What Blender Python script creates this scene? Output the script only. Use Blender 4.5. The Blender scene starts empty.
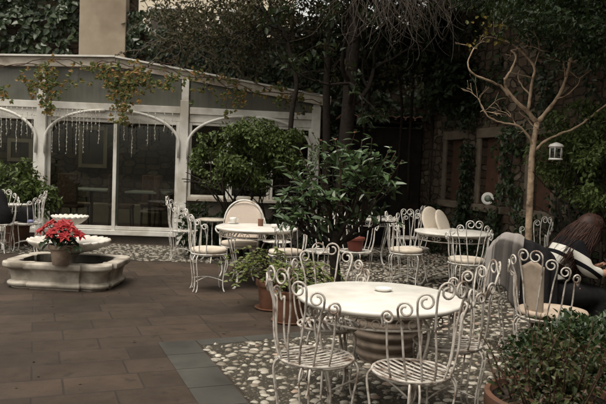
import bpy, math, random
import numpy as np
from mathutils import Vector, Matrix, noise as mnoise
random.seed(7); rng = np.random.default_rng(11)
S = bpy.context.scene
COL = S.collection
R = math.radians
# ------------------------------------------------------------------ camera
F = 680.0; CAMZ = 1.48
PITCH = R(2.95); ROLL = R(2.2)
right = Vector((1, 0, 0)); fwd = Vector((0, math.cos(PITCH), -math.sin(PITCH))); up = Vector((0, math.sin(PITCH), math.cos(PITCH)))
Xc = right*math.cos(ROLL) + up*math.sin(ROLL)
Yc = -right*math.sin(ROLL) + up*math.cos(ROLL)
cam_d = bpy.data.cameras.new('camera'); cam = bpy.data.objects.new('camera', cam_d); COL.objects.link(cam)
m = Matrix.Identity(4)
for i in range(3):
    m[i][0] = Xc[i]; m[i][1] = Yc[i]; m[i][2] = -fwd[i]
m[2][3] = CAMZ
cam.matrix_world = m
cam_d.sensor_width = 36; cam_d.lens = 36*F/606; cam_d.clip_end = 500; cam_d.clip_start = 0.05
cam_d.dof.use_dof = True; cam_d.dof.focus_distance = 5.2; cam_d.dof.aperture_fstop = 5.6
S.camera = cam
def ray(px, py):
    return Xc*((px-303)/F) + Yc*((202-py)/F) + fwd
def onz(px, py, z=0.0):
    d = ray(px, py); t = (z-CAMZ)/d.z
    return Vector((0, 0, CAMZ)) + d*t
def aty(px, py, Y):
    d = ray(px, py); t = Y/d.y
    return Vector((0, 0, CAMZ)) + d*t

# ------------------------------------------------------------------ mesh building
class MB:
    def __init__(s): s.v = []; s.f = []; s.n = 0
    def add(s, verts, faces):
        verts = np.asarray(verts, float).reshape(-1, 3)
        s.v.append(verts)
        for a in faces:
            s.f.append((np.asarray(a, np.int64)+s.n))
        s.n += len(verts); return s
    def addq(s, verts, faces):            # faces (M,k) array
        verts = np.asarray(verts, float).reshape(-1, 3)
        s.v.append(verts); s.f.append(('A', np.asarray(faces, np.int64)+s.n)); s.n += len(verts); return s
    def box(s, c, size, rz=0, bev=0):
        hx, hy, hz = size[0]/2, size[1]/2, size[2]/2
        V = np.array([(x, y, z) for z in (-hz, hz) for x, y in ((-hx, -hy), (hx, -hy), (hx, hy), (-hx, hy))])
        if rz:
            cr, sr = math.cos(rz), math.sin(rz)
            V = np.stack([V[:, 0]*cr-V[:, 1]*sr, V[:, 0]*sr+V[:, 1]*cr, V[:, 2]], 1)
        V = V+np.array(c)
        return s.addq(V, [(3, 2, 1, 0), (4, 5, 6, 7), (0, 1, 5, 4), (1, 2, 6, 5), (2, 3, 7, 6), (3, 0, 4, 7)])
    def beam(s, a, b, w, h):              # rectangular bar from a to b, w sideways, h vertical
        a = Vector(a); b = Vector(b); d = (b-a).normalized()
        side = d.cross(Vector((0, 0, 1)))
        if side.length < 1e-3: side = Vector((1, 0, 0))
        side.normalize(); u = side.cross(d).normalized()
        V = []
        for p in (a, b):
            for sx, sz in ((-1, -1), (1, -1), (1, 1), (-1, 1)):
                V.append(p+side*(sx*w/2)+u*(sz*h/2))
        return s.addq([tuple(x) for x in V], [(3, 2, 1, 0), (4, 5, 6, 7), (0, 1, 5, 4), (1, 2, 6, 5), (2, 3, 7, 6), (3, 0, 4, 7)])
    def tube(s, pts, r, seg=8, caps=True):
        P = np.asarray([tuple(p) for p in pts], float); n = len(P)
        rr = np.full(n, r) if np.isscalar(r) else np.asarray(r, float)
        T = np.gradient(P, axis=0); T /= (np.linalg.norm(T, axis=1)[:, None]+1e-12)
        ref = np.array([0, 0, 1.0]) if abs(T[0][2]) < .9 else np.array([1.0, 0, 0])
        N = np.cross(T[0], ref); N /= np.linalg.norm(N)
        ang = np.linspace(0, 2*np.pi, seg, endpoint=False)
        V = np.zeros((n, seg, 3))
        for i in range(n):
            N = N-T[i]*N.dot(T[i]); N /= (np.linalg.norm(N)+1e-12); B = np.cross(T[i], N)
            V[i] = P[i]+rr[i]*(np.cos(ang)[:, None]*N+np.sin(ang)[:, None]*B)
        i = np.arange(n-1)[:, None]*seg; j = np.arange(seg)[None]; k = (j+1) % seg
        Fq = np.stack([i+j, i+k, i+seg+k, i+seg+j], -1).reshape(-1, 4)
        base = s.n
        s.addq(V.reshape(-1, 3), Fq)
        if caps:
            s.f.append(base+np.arange(seg)[::-1]); s.f.append(base+(n-1)*seg+np.arange(seg))
        return s
    def lathe(s, prof, c=(0, 0, 0), seg=32, mod=None):
        prof = np.asarray(prof, float); n = len(prof)
        a = np.linspace(0, 2*np.pi, seg, endpoint=False)
        V = np.zeros((n, seg, 3))
        for i, (r, z) in enumerate(prof):
            rr = r*np.ones(seg); zz = z*np.ones(seg)
            if mod is not None: rr, zz = mod(i, a, rr, zz)
            V[i, :, 0] = rr*np.cos(a); V[i, :, 1] = rr*np.sin(a); V[i, :, 2] = zz
        V = V.reshape(-1, 3)+np.array(c)
        i = np.arange(n-1)[:, None]*seg; j = np.arange(seg)[None]; k = (j+1) % seg
        base = s.n
        s.addq(V, np.stack([i+j, i+k, i+seg+k, i+seg+j], -1).reshape(-1, 4))
        if prof[0][0] > 1e-4: s.f.append(base+np.arange(seg)[::-1])
        if prof[-1][0] > 1e-4: s.f.append(base+(n-1)*seg+np.arange(seg))
        return s
    def leaves(s, P, D, N, L, W, fold=.25, droop=.15):
        P = np.asarray(P, float); D = np.asarray(D, float); N = np.asarray(N, float)
        n = len(P)
        if n == 0: return s
        D /= (np.linalg.norm(D, axis=1)[:, None]+1e-9)
        Sd = np.cross(N, D); Sd /= (np.linalg.norm(Sd, axis=1)[:, None]+1e-9)
        U = np.cross(D, Sd)
        L = np.broadcast_to(L, (n,))[:, None]; W = np.broadcast_to(W, (n,))[:, None]
        sh = [(0, 0, 0), (.3, -.5, fold), (.68, -.36, fold*.6), (1, 0, 0), (.68, .36, fold*.6), (.3, .5, fold)]
        V = np.zeros((n, 6, 3))
        for i, (l, w, u) in enumerate(sh):
            V[:, i] = P+D*L*l+Sd*W*w+U*(W*u-L*droop*l*l)
        b = np.arange(n)[:, None]*6
        Fq = np.concatenate([b+np.array([0, 3, 2, 1]), b+np.array([0, 5, 4, 3])], 0)
        return s.addq(V.reshape(-1, 3), Fq)
    def mesh(s, name, smooth):
        V = np.concatenate(s.v) if s.v else np.zeros((0, 3))
        loops = []; cnt = []
        for f in s.f:
            if isinstance(f, tuple): loops.append(f[1].reshape(-1)); cnt.append(np.full(len(f[1]), f[1].shape[1]))
            else: loops.append(f); cnt.append(np.array([len(f)]))
        loops = np.concatenate(loops); cnt = np.concatenate(cnt)
        me = bpy.data.meshes.new(name)
        me.vertices.add(len(V)); me.vertices.foreach_set('co', V.astype(np.float32).reshape(-1))
        me.loops.add(len(loops)); me.loops.foreach_set('vertex_index', loops.astype(np.int32))
        me.polygons.add(len(cnt)); st = np.concatenate([[0], np.cumsum(cnt)[:-1]])
        me.polygons.foreach_set('loop_start', st.astype(np.int32)); me.polygons.foreach_set('loop_total', cnt.astype(np.int32))
        me.update(calc_edges=True); me.validate()
        me.polygons.foreach_set('use_smooth', np.full(len(me.polygons), bool(smooth)))
        return me
def obj(name, mb, mat, parent=None, smooth=True, bevel=0, loc=None, autosmooth=False):
    me = mb.mesh(name, smooth); me.materials.append(mat)
    o = bpy.data.objects.new(name, me); COL.objects.link(o)
    if parent: o.parent = parent
    if loc is not None: o.location = loc
    if bevel:
        b = o.modifiers.new('bevel', 'BEVEL'); b.width = bevel; b.segments = 2; b.limit_method = 'ANGLE'
    if autosmooth:
        try: me.set_sharp_from_angle(angle=R(38))
        except Exception: pass
    return o
def tag(o, label=None, cat=None, group=None, kind=None):
    if label: o['label'] = label
    if cat: o['category'] = cat
    if group: o['group'] = group
    if kind: o['kind'] = kind
    return o
def thing(name, label, cat, loc=(0, 0, 0), rz=0, group=None):
    o = bpy.data.objects.new(name, None); COL.objects.link(o); o.empty_display_size = .1
    o.location = loc; o.rotation_euler = (0, 0, rz)
    return tag(o, label, cat, group)
def dup(root, loc, rz, label, group=None):
    def cp(o, parent):
        c = o.copy(); COL.objects.link(c)
        if parent: c.parent = parent
        for ch in o.children: cp(ch, c)
        return c
    r = cp(root, None); r.location = loc; r.rotation_euler = (0, 0, rz); r['label'] = label
    if group: r['group'] = group
    return r
def crom(pts, n=6):
    P = [np.array(p, float) for p in pts]; P = [2*P[0]-P[1]]+P+[2*P[-1]-P[-2]]; out = []
    for i in range(1, len(P)-2):
        for t in np.linspace(0, 1, n, endpoint=False):
            a, b, c, d = P[i-1:i+3]
            out.append(.5*((2*b)+(c-a)*t+(2*a-5*b+4*c-d)*t*t+(3*b-a-3*c+d)*t**3))
    out.append(P[-2]); return out

# ------------------------------------------------------------------ materials
class NT:
    def __init__(s, name):
        s.m = bpy.data.materials.new(name); s.m.use_nodes = True; s.t = s.m.node_tree; s.t.nodes.clear()
        s.out = s.n('ShaderNodeOutputMaterial'); s.b = s.n('ShaderNodeBsdfPrincipled'); s.l(s.b.outputs[0], s.out.inputs[0])
    def n(s, t, **kw):
        x = s.t.nodes.new(t)
        for k, v in kw.items(): setattr(x, k, v)
        return x
    def l(s, a, b): s.t.links.new(a, b)
    def coord(s, kind='Object', scale=(1, 1, 1), rot=(0, 0, 0)):
        tc = s.n('ShaderNodeTexCoord'); mp = s.n('ShaderNodeMapping'); mp.inputs['Scale'].default_value = scale; mp.inputs['Rotation'].default_value = rot
        s.l(tc.outputs[kind], mp.inputs[0]); return mp.outputs[0]
    def geo(s):
        return s.n('ShaderNodeNewGeometry')
    def noise(s, vec, sc, det=4, rough=.6, dist=0):
        x = s.n('ShaderNodeTexNoise'); x.inputs['Scale'].default_value = sc; x.inputs['Detail'].default_value = det; x.inputs['Roughness'].default_value = rough; x.inputs['Distortion'].default_value = dist
        if vec is not None: s.l(vec, x.inputs['Vector'])
        return x.outputs['Fac']
    def ramp(s, fac, stops, interp='LINEAR'):
        x = s.n('ShaderNodeValToRGB'); x.color_ramp.interpolation = interp; e = x.color_ramp.elements
        while len(e) < len(stops): e.new(.5)
        for i, (p, c) in enumerate(stops):
            e[i].position = p; e[i].color = (*c, 1) if len(c) == 3 else c
        s.l(fac, x.inputs[0]); return x.outputs[0]
    def mix(s, fac, a, b, mode='MIX'):
        x = s.n('ShaderNodeMix', data_type='RGBA', blend_type=mode)
        if isinstance(fac, (int, float)): x.inputs[0].default_value = fac
        else: s.l(fac, x.inputs[0])
        for i, v in ((6, a), (7, b)):
            if isinstance(v, tuple): x.inputs[i].default_value = (*v, 1)
            else: s.l(v, x.inputs[i])
        return x.outputs[2]
    def bump(s, h, strength=.3, dist=.01):
        x = s.n('ShaderNodeBump'); x.inputs['Strength'].default_value = strength; x.inputs['Distance'].default_value = dist
        s.l(h, x.inputs['Height']); s.l(x.outputs[0], s.b.inputs['Normal'])
    def set(s, col=None, rough=None, spec=None, metal=None):
        if col is not None:
            if isinstance(col, tuple): s.b.inputs['Base Color'].default_value = (*col, 1)
            else: s.l(col, s.b.inputs['Base Color'])
        if rough is not None:
            if isinstance(rough, (int, float)): s.b.inputs['Roughness'].default_value = rough
            else: s.l(rough, s.b.inputs['Roughness'])
        if spec is not None: s.b.inputs['Specular IOR Level'].default_value = spec
        if metal is not None: s.b.inputs['Metallic'].default_value = metal
        return s.m
def mottled(name, c1, c2, scale=12, rough=.6, bump=.2, bd=.004, spec=.4, c3=None, scale2=2.5):
    t = NT(name); v = t.coord('Object')
    n1 = t.noise(v, scale, 6); n2 = t.noise(v, scale2, 3)
    c = t.ramp(n1, [(.3, c1), (.7, c2)])
    if c3: c = t.mix(t.ramp(n2, [(.48, (0, 0, 0)), (.66, (1, 1, 1))]), c, c3)
    if bump: t.bump(n1, bump, bd)
    return t.set(c, rough, spec)
def leafmat(name, cols, rough=.45, spec=.35, trans=.18):
    t = NT(name); g = t.geo()
    st = [(i/(len(cols)-1) if len(cols) > 1 else 0, c) for i, c in enumerate(cols)]
    c = t.ramp(g.outputs['Random Per Island'], st)
    t.set(c, rough, spec)
    tr = t.n('ShaderNodeBsdfTranslucent'); t.l(t.mix(.5, c, (.10, .13, .03)), tr.inputs[0])
    mx = t.n('ShaderNodeMixShader'); mx.inputs[0].default_value = trans
    t.l(t.b.outputs[0], mx.inputs[1]); t.l(tr.outputs[0], mx.inputs[2]); t.l(mx.outputs[0], t.out.inputs[0])
    return t.m
M = {}
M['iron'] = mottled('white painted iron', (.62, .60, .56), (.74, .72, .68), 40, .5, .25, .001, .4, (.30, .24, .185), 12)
M['iron_worn_shaded'] = mottled('worn cream iron darkened for shade', (.40, .365, .325), (.55, .515, .465), 45, .5, .35, .001, .4, (.16, .11, .08), 14)  # shade on the near chairs is put into this colour, along with wear
M['marble'] = mottled('white table top', (.60, .575, .53), (.78, .755, .70), 7, .36, .06, .001, .5, (.56, .53, .47), 2.2)
M['cream'] = mottled('cream cushion fabric', (.55, .49, .41), (.66, .59, .50), 60, .9, .3, .002, .2, (.50, .43, .35), 4)
M['pinkpad'] = mottled('pale taupe upholstery', (.50, .42, .36), (.58, .50, .43), 70, .9, .3, .002, .2)
M['frame'] = mottled('white painted frame', (.56, .54, .50), (.68, .66, .61), 8, .55, .15, .002, .4, (.40, .365, .31), 1.7)
M['oldfascia'] = mottled('weathered fascia', (.40, .36, .30), (.55, .50, .43), 14, .7, .4, .004, .3, (.27, .22, .17), 3)
M['fountain'] = mottled('fountain stone', (.34, .305, .255), (.50, .455, .39), 10, .8, .6, .006, .3, (.20, .175, .14), 3.5)
M['fountain_in'] = mottled('dark basin lining', (.06, .055, .045), (.14, .125, .10), 9, .5, .4, .004)  # lining much darker than the outer stone
M['scallop'] = mottled('scalloped bowl stone', (.48, .455, .41), (.64, .61, .555), 14, .6, .25, .003, .3, (.50, .46, .40), 5)
M['terra'] = mottled('terracotta', (.12, .058, .036), (.19, .09, .056), 9, .8, .3, .003, .2, (.155, .085, .055), 5)
M['terra_old'] = mottled('old dull terracotta', (.09, .045, .03), (.15, .075, .047), 9, .85, .3, .003, .2, (.085, .055, .04), 5)
M['terra_grey'] = mottled('weathered terracotta pot', (.22, .165, .125), (.32, .245, .19), 14, .85, .3, .003, .2, (.16, .12, .095), 5)
M['terra_dark'] = mottled('dark ribbed terracotta', (.14, .11, .085), (.24, .19, .15), 12, .85, .4, .004, .2, (.09, .072, .058), 4)
M['soil'] = mottled('soil', (.02, .014, .01), (.05, .035, .025), 30, .95, .8, .01)
M['bark_dark'] = mottled('dark bark', (.012, .009, .007), (.030, .023, .018), 22, .9, .8, .02, .2)
M['bark_pale'] = mottled('smooth pale bark', (.28, .195, .13), (.50, .38, .27), 22, .8, .8, .008, .2, (.11, .075, .05), 7)
M['twig'] = mottled('grey twig', (.06, .048, .040), (.14, .118, .098), 20, .9, .2, .002, .2)
M['twig_brown'] = mottled('brown twig', (.035, .022, .015), (.085, .05, .032), 20, .9, .2, .002, .2)
M['stucco'] = mottled('beige stucco', (.29, .235, .175), (.37, .305, .23), 3.2, .9, .35, .006, .2, (.24, .19, .14), 1.1)
M['stucco_far'] = mottled('pale stucco', (.60, .53, .42), (.68, .60, .48), 2, .9, .2, .004, .2)
M['plaster_dark'] = mottled('dark mottled render', (.05, .042, .035), (.10, .085, .07), 3, .9, .3, .01, .2)  # dark mottled tone; also stands in for shade under the sill
M['wood_dark'] = mottled('dark brown wood', (.045, .022, .014), (.09, .045, .028), 9, .6, .3, .004)
M['wood_red'] = mottled('red brown shutter', (.13, .03, .02), (.19, .05, .035), 9, .55, .3, .004)
M['black'] = mottled('black cloth', (.006, .006, .007), (.014, .013, .014), 30, .9, .2, .003, .2)
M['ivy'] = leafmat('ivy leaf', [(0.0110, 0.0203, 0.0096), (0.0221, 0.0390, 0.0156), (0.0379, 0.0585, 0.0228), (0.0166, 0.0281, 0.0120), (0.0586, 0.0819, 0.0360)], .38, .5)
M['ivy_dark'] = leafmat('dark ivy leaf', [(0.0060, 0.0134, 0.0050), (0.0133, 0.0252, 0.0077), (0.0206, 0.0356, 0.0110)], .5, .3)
M['bushleaf'] = leafmat('small green leaf', [(0.0360, 0.0561, 0.0143), (0.0630, 0.0918, 0.0238), (0.0900, 0.1242, 0.0332), (0.0495, 0.0702, 0.0190)], .5, .3)
M['oleander'] = leafmat('broad glossy leaf', [(0.0258, 0.0518, 0.0194), (0.0506, 0.0918, 0.0352), (0.0828, 0.1350, 0.0546), (0.0368, 0.0670, 0.0264), (0.0644, 0.1080, 0.0440)], .36, .5)
M['potleaf'] = leafmat('light green leaf', [(0.0630, 0.0957, 0.0226), (0.1155, 0.1462, 0.0360), (0.0893, 0.1125, 0.0270), (0.1680, 0.1855, 0.0450)], .5, .3)
M['autumn'] = leafmat('autumn vine leaf', [(0.0425, 0.0636, 0.0187), (0.0850, 0.1075, 0.0255), (0.2380, 0.1173, 0.0255), (0.0382, 0.0636, 0.0170), (0.1870, 0.1662, 0.0382), (0.0510, 0.0782, 0.0213), (0.3060, 0.1564, 0.0595), (0.0425, 0.0684, 0.0170), (0.0680, 0.0880, 0.0255)], .55, .3, .25)
M['yellow'] = leafmat('yellow leaf', [(0.1260, 0.1080, 0.0180), (0.2160, 0.1530, 0.0270), (0.0630, 0.0720, 0.0180), (0.0810, 0.0900, 0.0225)], .55, .3, .3)
M['brownleaf'] = leafmat('dusty brown green leaf', [(0.0330, 0.0300, 0.0156), (0.0600, 0.0510, 0.0270), (0.0780, 0.0630, 0.0360), (0.0270, 0.0312, 0.0156)], .6, .2, .2)
M['hedge'] = leafmat('hedge leaf', [(0.0100, 0.0228, 0.0072), (0.0200, 0.0404, 0.0117), (0.0358, 0.0614, 0.0182)], .42, .45)
M['red'] = leafmat('red bract', [(0.3024, 0.0130, 0.0158), (0.3960, 0.0216, 0.0252), (0.2592, 0.0144, 0.0216), (0.4320, 0.0504, 0.0504)], .5, .3, .2)
M['dkgreen'] = leafmat('poinsettia leaf', [(.014, .03, .013), (.03, .05, .022)], .45, .4)
M['hair'] = mottled('auburn hair', (.010, .005, .004), (.045, .017, .010), 22, .6, .2, .002, .25)
M['skin'] = mottled('skin', (.42, .22, .15), (.48, .26, .18), 12, .5, .1, .002)
M['white_plastic'] = mottled('white enamel', (.62, .60, .56), (.72, .70, .66), 10, .35, .05, .001)
M['blanket'] = None
M['black_wall'] = mottled('nearly black wall', (.012, .010, .008), (.030, .024, .019), 5, .9, .4, .01, .2)  # nearly black brown mottle

# stone wall (rough rubble)
def stonewall(name, dark=1.0, sc=3.2):
    t = NT(name); v = t.coord('Object'); sx = t.n('ShaderNodeSeparateXYZ'); t.l(v, sx.inputs[0])
    ad = t.n('ShaderNodeMath', operation='ADD'); t.l(sx.outputs['X'], ad.inputs[0]); t.l(sx.outputs['Y'], ad.inputs[1])
    cb = t.n('ShaderNodeCombineXYZ'); t.l(ad.outputs[0], cb.inputs[0]); t.l(sx.outputs['Z'], cb.inputs[1])
    nv = t.n('ShaderNodeTexNoise'); nv.inputs['Scale'].default_value = 5; nv.inputs['Detail'].default_value = 5; t.l(v, nv.inputs['Vector'])
    vs_ = t.n('ShaderNodeVectorMath', operation='MULTIPLY_ADD'); t.l(nv.outputs['Color'], vs_.inputs[0]); vs_.inputs[1].default_value = (.10, .07, 0); t.l(cb.outputs[0], vs_.inputs[2])
    mp = t.n('ShaderNodeMapping'); mp.inputs['Scale'].default_value = (sc*.95, sc*1.75, 1); t.l(vs_.outputs[0], mp.inputs[0]); d = dark
    vor = []
    for ft in ('F1', 'F2'):
        q = t.n('ShaderNodeTexVoronoi', feature=ft, distance='CHEBYCHEV', voronoi_dimensions='2D'); q.inputs['Scale'].default_value = 1; q.inputs['Randomness'].default_value = .72; t.l(mp.outputs[0], q.inputs['Vector']); vor.append(q)
    df = t.n('ShaderNodeMath', operation='SUBTRACT'); t.l(vor[1].outputs['Distance'], df.inputs[0]); t.l(vor[0].outputs['Distance'], df.inputs[1])
    mort = t.ramp(df.outputs[0], [(.02, (0, 0, 0)), (.16, (1, 1, 1))])
    sep = t.n('ShaderNodeSeparateColor'); t.l(vor[0].outputs['Color'], sep.inputs[0])
    sc_ = t.ramp(sep.outputs[0], [(0, (.06*d, .045*d, .032*d)), (.35, (.13*d, .10*d, .072*d)), (.6, (.095*d, .06*d, .042*d)), (.8, (.17*d, .135*d, .10*d)), (1, (.25*d, .21*d, .155*d))])
    bcol = t.mix(mort, (.065*d, .052*d, .039*d), sc_)
    c = t.mix(t.ramp(t.noise(v, 9, 8, .7), [(.35, (0, 0, 0)), (.75, (.8, .8, .8))]), bcol, (.055*d, .045*d, .034*d))
    c = t.mix(t.ramp(t.noise(v, 1.3, 4), [(.5, (0, 0, 0)), (.7, (.6, .6, .6))]), c, (.06*d, .035*d, .024*d))
    h = t.mix(.45, mort, t.noise(v, 7, 8, .7)); t.bump(h, 1.0, .09)
    return t.set(c, .95, .15)
M['stone'] = stonewall('rubble stone wall', .95, 4.4)
M['stone_in'] = stonewall('indoor rubble wall', .95, 4.2)
M['stone_block'] = mottled('carved stone surround', (.10, .08, .062), (.17, .14, .105), 8, .9, .5, .01, .2, (.10, .082, .062), 2.5)
# glass
def glass(name, tint=(.8, .85, .82), gloss=.12, rough=.02):
    t = NT(name); t.t.nodes.remove(t.b)
    tr = t.n('ShaderNodeBsdfTransparent'); tr.inputs[0].default_value = (*tint, 1)
    gl = t.n('ShaderNodeBsdfGlossy'); gl.inputs['Roughness'].default_value = rough
    lw = t.n('ShaderNodeLayerWeight'); lw.inputs[0].default_value = .25
    mp = t.n('ShaderNodeMapRange'); mp.inputs[3].default_value = gloss*.5; mp.inputs[4].default_value = .9; t.l(lw.outputs['Fresnel'], mp.inputs[0])
    mx = t.n('ShaderNodeMixShader'); t.l(mp.outputs[0], mx.inputs[0]); t.l(tr.outputs[0], mx.inputs[1]); t.l(gl.outputs[0], mx.inputs[2])
    t.l(mx.outputs[0], t.out.inputs[0]); return t.m
M['glass'] = glass('window glass', (.66, .70, .67), .06)
M['roofglass'] = glass('dusty roof glass', (.50, .50, .46), .10, .3)
def frosted():
    t = NT('dusty grey glass'); v = t.coord('Object')
    c = t.ramp(t.noise(v, 1.6, 6), [(.3, (.050, .055, .045)), (.7, (.095, .10, .082))])
    c = t.mix(t.noise(t.coord('Object', (9, 9, .8)), 3, 5), c, (.14, .135, .11))
    return t.set(c, .30, .5)
M['frost'] = frosted()
# ground
def paving(rot):
    t = NT('brown paving slabs'); v = t.coord('Object', (1, 1, 1), (0, 0, rot))
    nz = t.n('ShaderNodeTexNoise'); nz.inputs['Scale'].default_value = 1.2; t.l(v, nz.inputs['Vector'])
    b = t.n('ShaderNodeTexBrick'); b.inputs['Scale'].default_value = 1.0; b.inputs['Brick Width'].default_value = .50; b.inputs['Row Height'].default_value = .34; b.offset = .38; b.squash = 1.25; b.squash_frequency = 3
    b.inputs['Mortar Size'].default_value = .008; b.inputs['Mortar Smooth'].default_value = .3; b.inputs['Bias'].default_value = 0
    b.inputs['Color1'].default_value = (.031, .0205, .014, 1); b.inputs['Color2'].default_value = (.064, .042, .029, 1); b.inputs['Mortar'].default_value = (.023, .018, .014, 1)
    t.l(v, b.inputs['Vector'])
    n1 = t.noise(v, 3.0, 8, .75); n2 = t.noise(v, .8, 6, .7); n3 = t.noise(v, 60, 4)
    c = t.mix(t.ramp(n1, [(.35, (0, 0, 0)), (.75, (.55, .55, .55))]), b.outputs['Color'], (.078, .060, .047))
    c = t.mix(t.ramp(n2, [(.40, (0, 0, 0)), (.64, (.75, .75, .75))]), c, (.022, .0165, .0125))
    moss = t.ramp(t.noise(v, .9, 6, .7), [(.56, (0, 0, 0)), (.72, (.6, .6, .6))])
    c = t.mix(moss, c, (.034, .030, .014))
    st_ = t.ramp(t.noise(v, 5.5, 5, .6), [(.60, (0, 0, 0)), (.68, (.5, .5, .5))]); c = t.mix(st_, c, (.018, .014, .011))
    h = t.mix(.5, t.ramp(b.outputs['Fac'], [(0, (1, 1, 1)), (1, (0, 0, 0))]), n1)
    h = t.mix(.25, h, n3); t.bump(h, .55, .012)
    return t.set(c, t.ramp(n1, [(.3, (.55, .55, .55)), (.7, (.85, .85, .85))]), .25)

# ------------------------------------------------------------------ world / light
W = bpy.data.worlds.new('World'); S.world = W; W.use_nodes = True
wt = W.node_tree; wt.nodes.clear()
sky = wt.nodes.new('ShaderNodeTexSky'); sky.sky_type = 'NISHITA'; sky.sun_disc = False
SUN_EL, SUN_AZ = 68, -150          # azimuth measured from +Y towards +X
sky.sun_elevation = R(SUN_EL); sky.sun_rotation = R(SUN_AZ); sky.dust_density = 4; sky.air_density = 1.3
hs = wt.nodes.new('ShaderNodeHueSaturation'); hs.inputs['Saturation'].default_value = .22
tn = wt.nodes.new('ShaderNodeMix'); tn.data_type = 'RGBA'; tn.blend_type = 'MULTIPLY'; tn.inputs[0].default_value = 1; tn.inputs[7].default_value = (1, .95, .84, 1)
bg = wt.nodes.new('ShaderNodeBackground'); bg.inputs[1].default_value = .11; wo = wt.nodes.new('ShaderNodeOutputWorld')
wt.links.new(sky.outputs[0], hs.inputs['Color']); wt.links.new(hs.outputs[0], tn.inputs[6]); wt.links.new(tn.outputs[2], bg.inputs[0]); wt.links.new(bg.outputs[0], wo.inputs[0])
sd = bpy.data.lights.new('sun', 'SUN'); sd.energy = 1.35; sd.angle = R(28); sd.color = (1, .94, .86)
so = bpy.data.objects.new('sun', sd); COL.objects.link(so)
sdir = Vector((math.sin(R(SUN_AZ))*math.cos(R(SUN_EL)), math.cos(R(SUN_AZ))*math.cos(R(SUN_EL)), math.sin(R(SUN_EL))))
so.rotation_euler = sdir.to_track_quat('Z', 'Y').to_euler(); so.location = (0, 0, 20)
vs = S.view_settings; vs.view_transform = 'Standard'; vs.look = 'None'; vs.gamma = 1; vs.exposure = .95; vs.use_curve_mapping = False
S.render.engine = 'CYCLES'

# ------------------------------------------------------------------ ground
def poly_sheet(name, pts, z, mat, kind='structure'):
    mb = MB(); mb.add([(p[0], p[1], z) for p in pts], [list(range(len(pts)))])
    o = obj(name, mb, mat, smooth=False); tag(o, kind=kind); return o
cA = onz(158, 343); dA = (onz(198, 404)-cA); dA.normalize()
angA = math.atan2(dA.y, dA.x)
poly_sheet('ground', [(-60, -30), (60, -30), (60, 90), (-60, 90)], 0, paving(-angA+math.pi/2))
# grey slate border (strip slabs), individually jointed in one sheet of slabs
slate = mottled('grey slate', (.045, .043, .037), (.072, .068, .059), 6, .55, .35, .004, .3, (.036, .034, .03), 1.5)
c0 = onz(158, 343); c1 = onz(186, 345)
wid = .30
nA = Vector((-dA.y, dA.x, 0))
if (c1-c0).dot(nA) < 0: nA = -nA
far = (onz(278, 333.5)-onz(186, 341)); far.z = 0; far.normalize()
mb = MB()
L = 0.0; k = 0
while L < 3.4:
    ln = .36+.1*random.random(); a = c0+dA*L; b = c0+dA*(L+ln-.008)
    q = [a, b, b+nA*wid, a+nA*wid]; z0 = .006
    V = [(p.x, p.y, -.03) for p in q]+[(p.x, p.y, z0) for p in q]
    mb.addq(V, [(3, 2, 1, 0), (4, 5, 6, 7), (0, 1, 5, 4), (1, 2, 6, 5), (2, 3, 7, 6), (3, 0, 4, 7)]); L += ln
nF = Vector((-far.y, far.x, 0))
st = c0+nA*(wid+.008); L = 0
e0 = onz(186, 345)
while L < 1.45:
    ln = .38+.1*random.random(); a = st+far*L; b = st+far*(L+ln-.008)
    q = [a, b, b-nF*.17, a-nF*.17]
    V = [(p.x, p.y, -.03) for p in q]+[(p.x, p.y, .006) for p in q]
    mb.addq(V, [(3, 2, 1, 0), (4, 5, 6, 7), (0, 1, 5, 4), (1, 2, 6, 5), (2, 3, 7, 6), (3, 0, 4, 7)]); L += ln
o = obj('slate_border', mb, slate, smooth=False); tag(o, kind='structure')
# pebble beds
bedm = NT('pebble mortar'); v = bedm.coord('Object'); n1 = bedm.noise(v, 9, 8, .7)
bedm.bump(bedm.noise(v, 55, 6), .8, .012); bedm = bedm.set(bedm.ramp(n1, [(.3, (.026, .022, .015)), (.7, (.058, .050, .037))]), .85, .3)
i0 = c0+nA*(wid+.005)-nF*.175
endF = i0+far*1.42
main_poly = [i0, i0+dA*3.3, Vector((3.2, 1.6, 0)), Vector((5.5, 2.2, 0)), Vector((4.3, 6, 0)), Vector((2.6, 12.9, 0)), Vector((.2, 12.9, 0)), Vector((-.15, 11.8, 0)), Vector((-.15, 9.2, 0)), onz(306, 300), endF]
strip_poly = [onz(60, 258), onz(292, 266), Vector((-.15, 10.6, 0)), Vector((-.15, 11.86, 0)), Vector((-5.5, 11.86, 0)), Vector((-5.5, 10.6, 0))]
poly_sheet('pebble_bed', [(p.x, p.y) for p in main_poly], .004, bedm)
poly_sheet('pebble_bed', [(p.x, p.y) for p in strip_poly], .004, bedm)
def inside(p, poly):
    c = False; n = len(poly); j = n-1
    for i in range(n):
        if ((poly[i].y > p[1]) != (poly[j].y > p[1])) and (p[0] < (poly[j].x-poly[i].x)*(p[1]-poly[i].y)/(poly[j].y-poly[i].y)+poly[i].x): c = not c
        j = i
    return c
t = NT('river pebbles'); g = t.geo()
c = t.ramp(g.outputs['Random Per Island'], [(0, (.12, .10, .08)), (.15, (.20, .17, .13)), (.35, (.25, .225, .185)), (.7, (.37, .34, .285)), (.9, (.50, .465, .40)), (1, (.28, .17, .12))])
c = t.mix(t.ramp(t.noise(t.coord('Object'), 30, 5), [(.4, (0, 0, 0)), (.8, (.7, .7, .7))]), c, (.16, .14, .11))
pebm = t.set(c, .55, .4)
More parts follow.
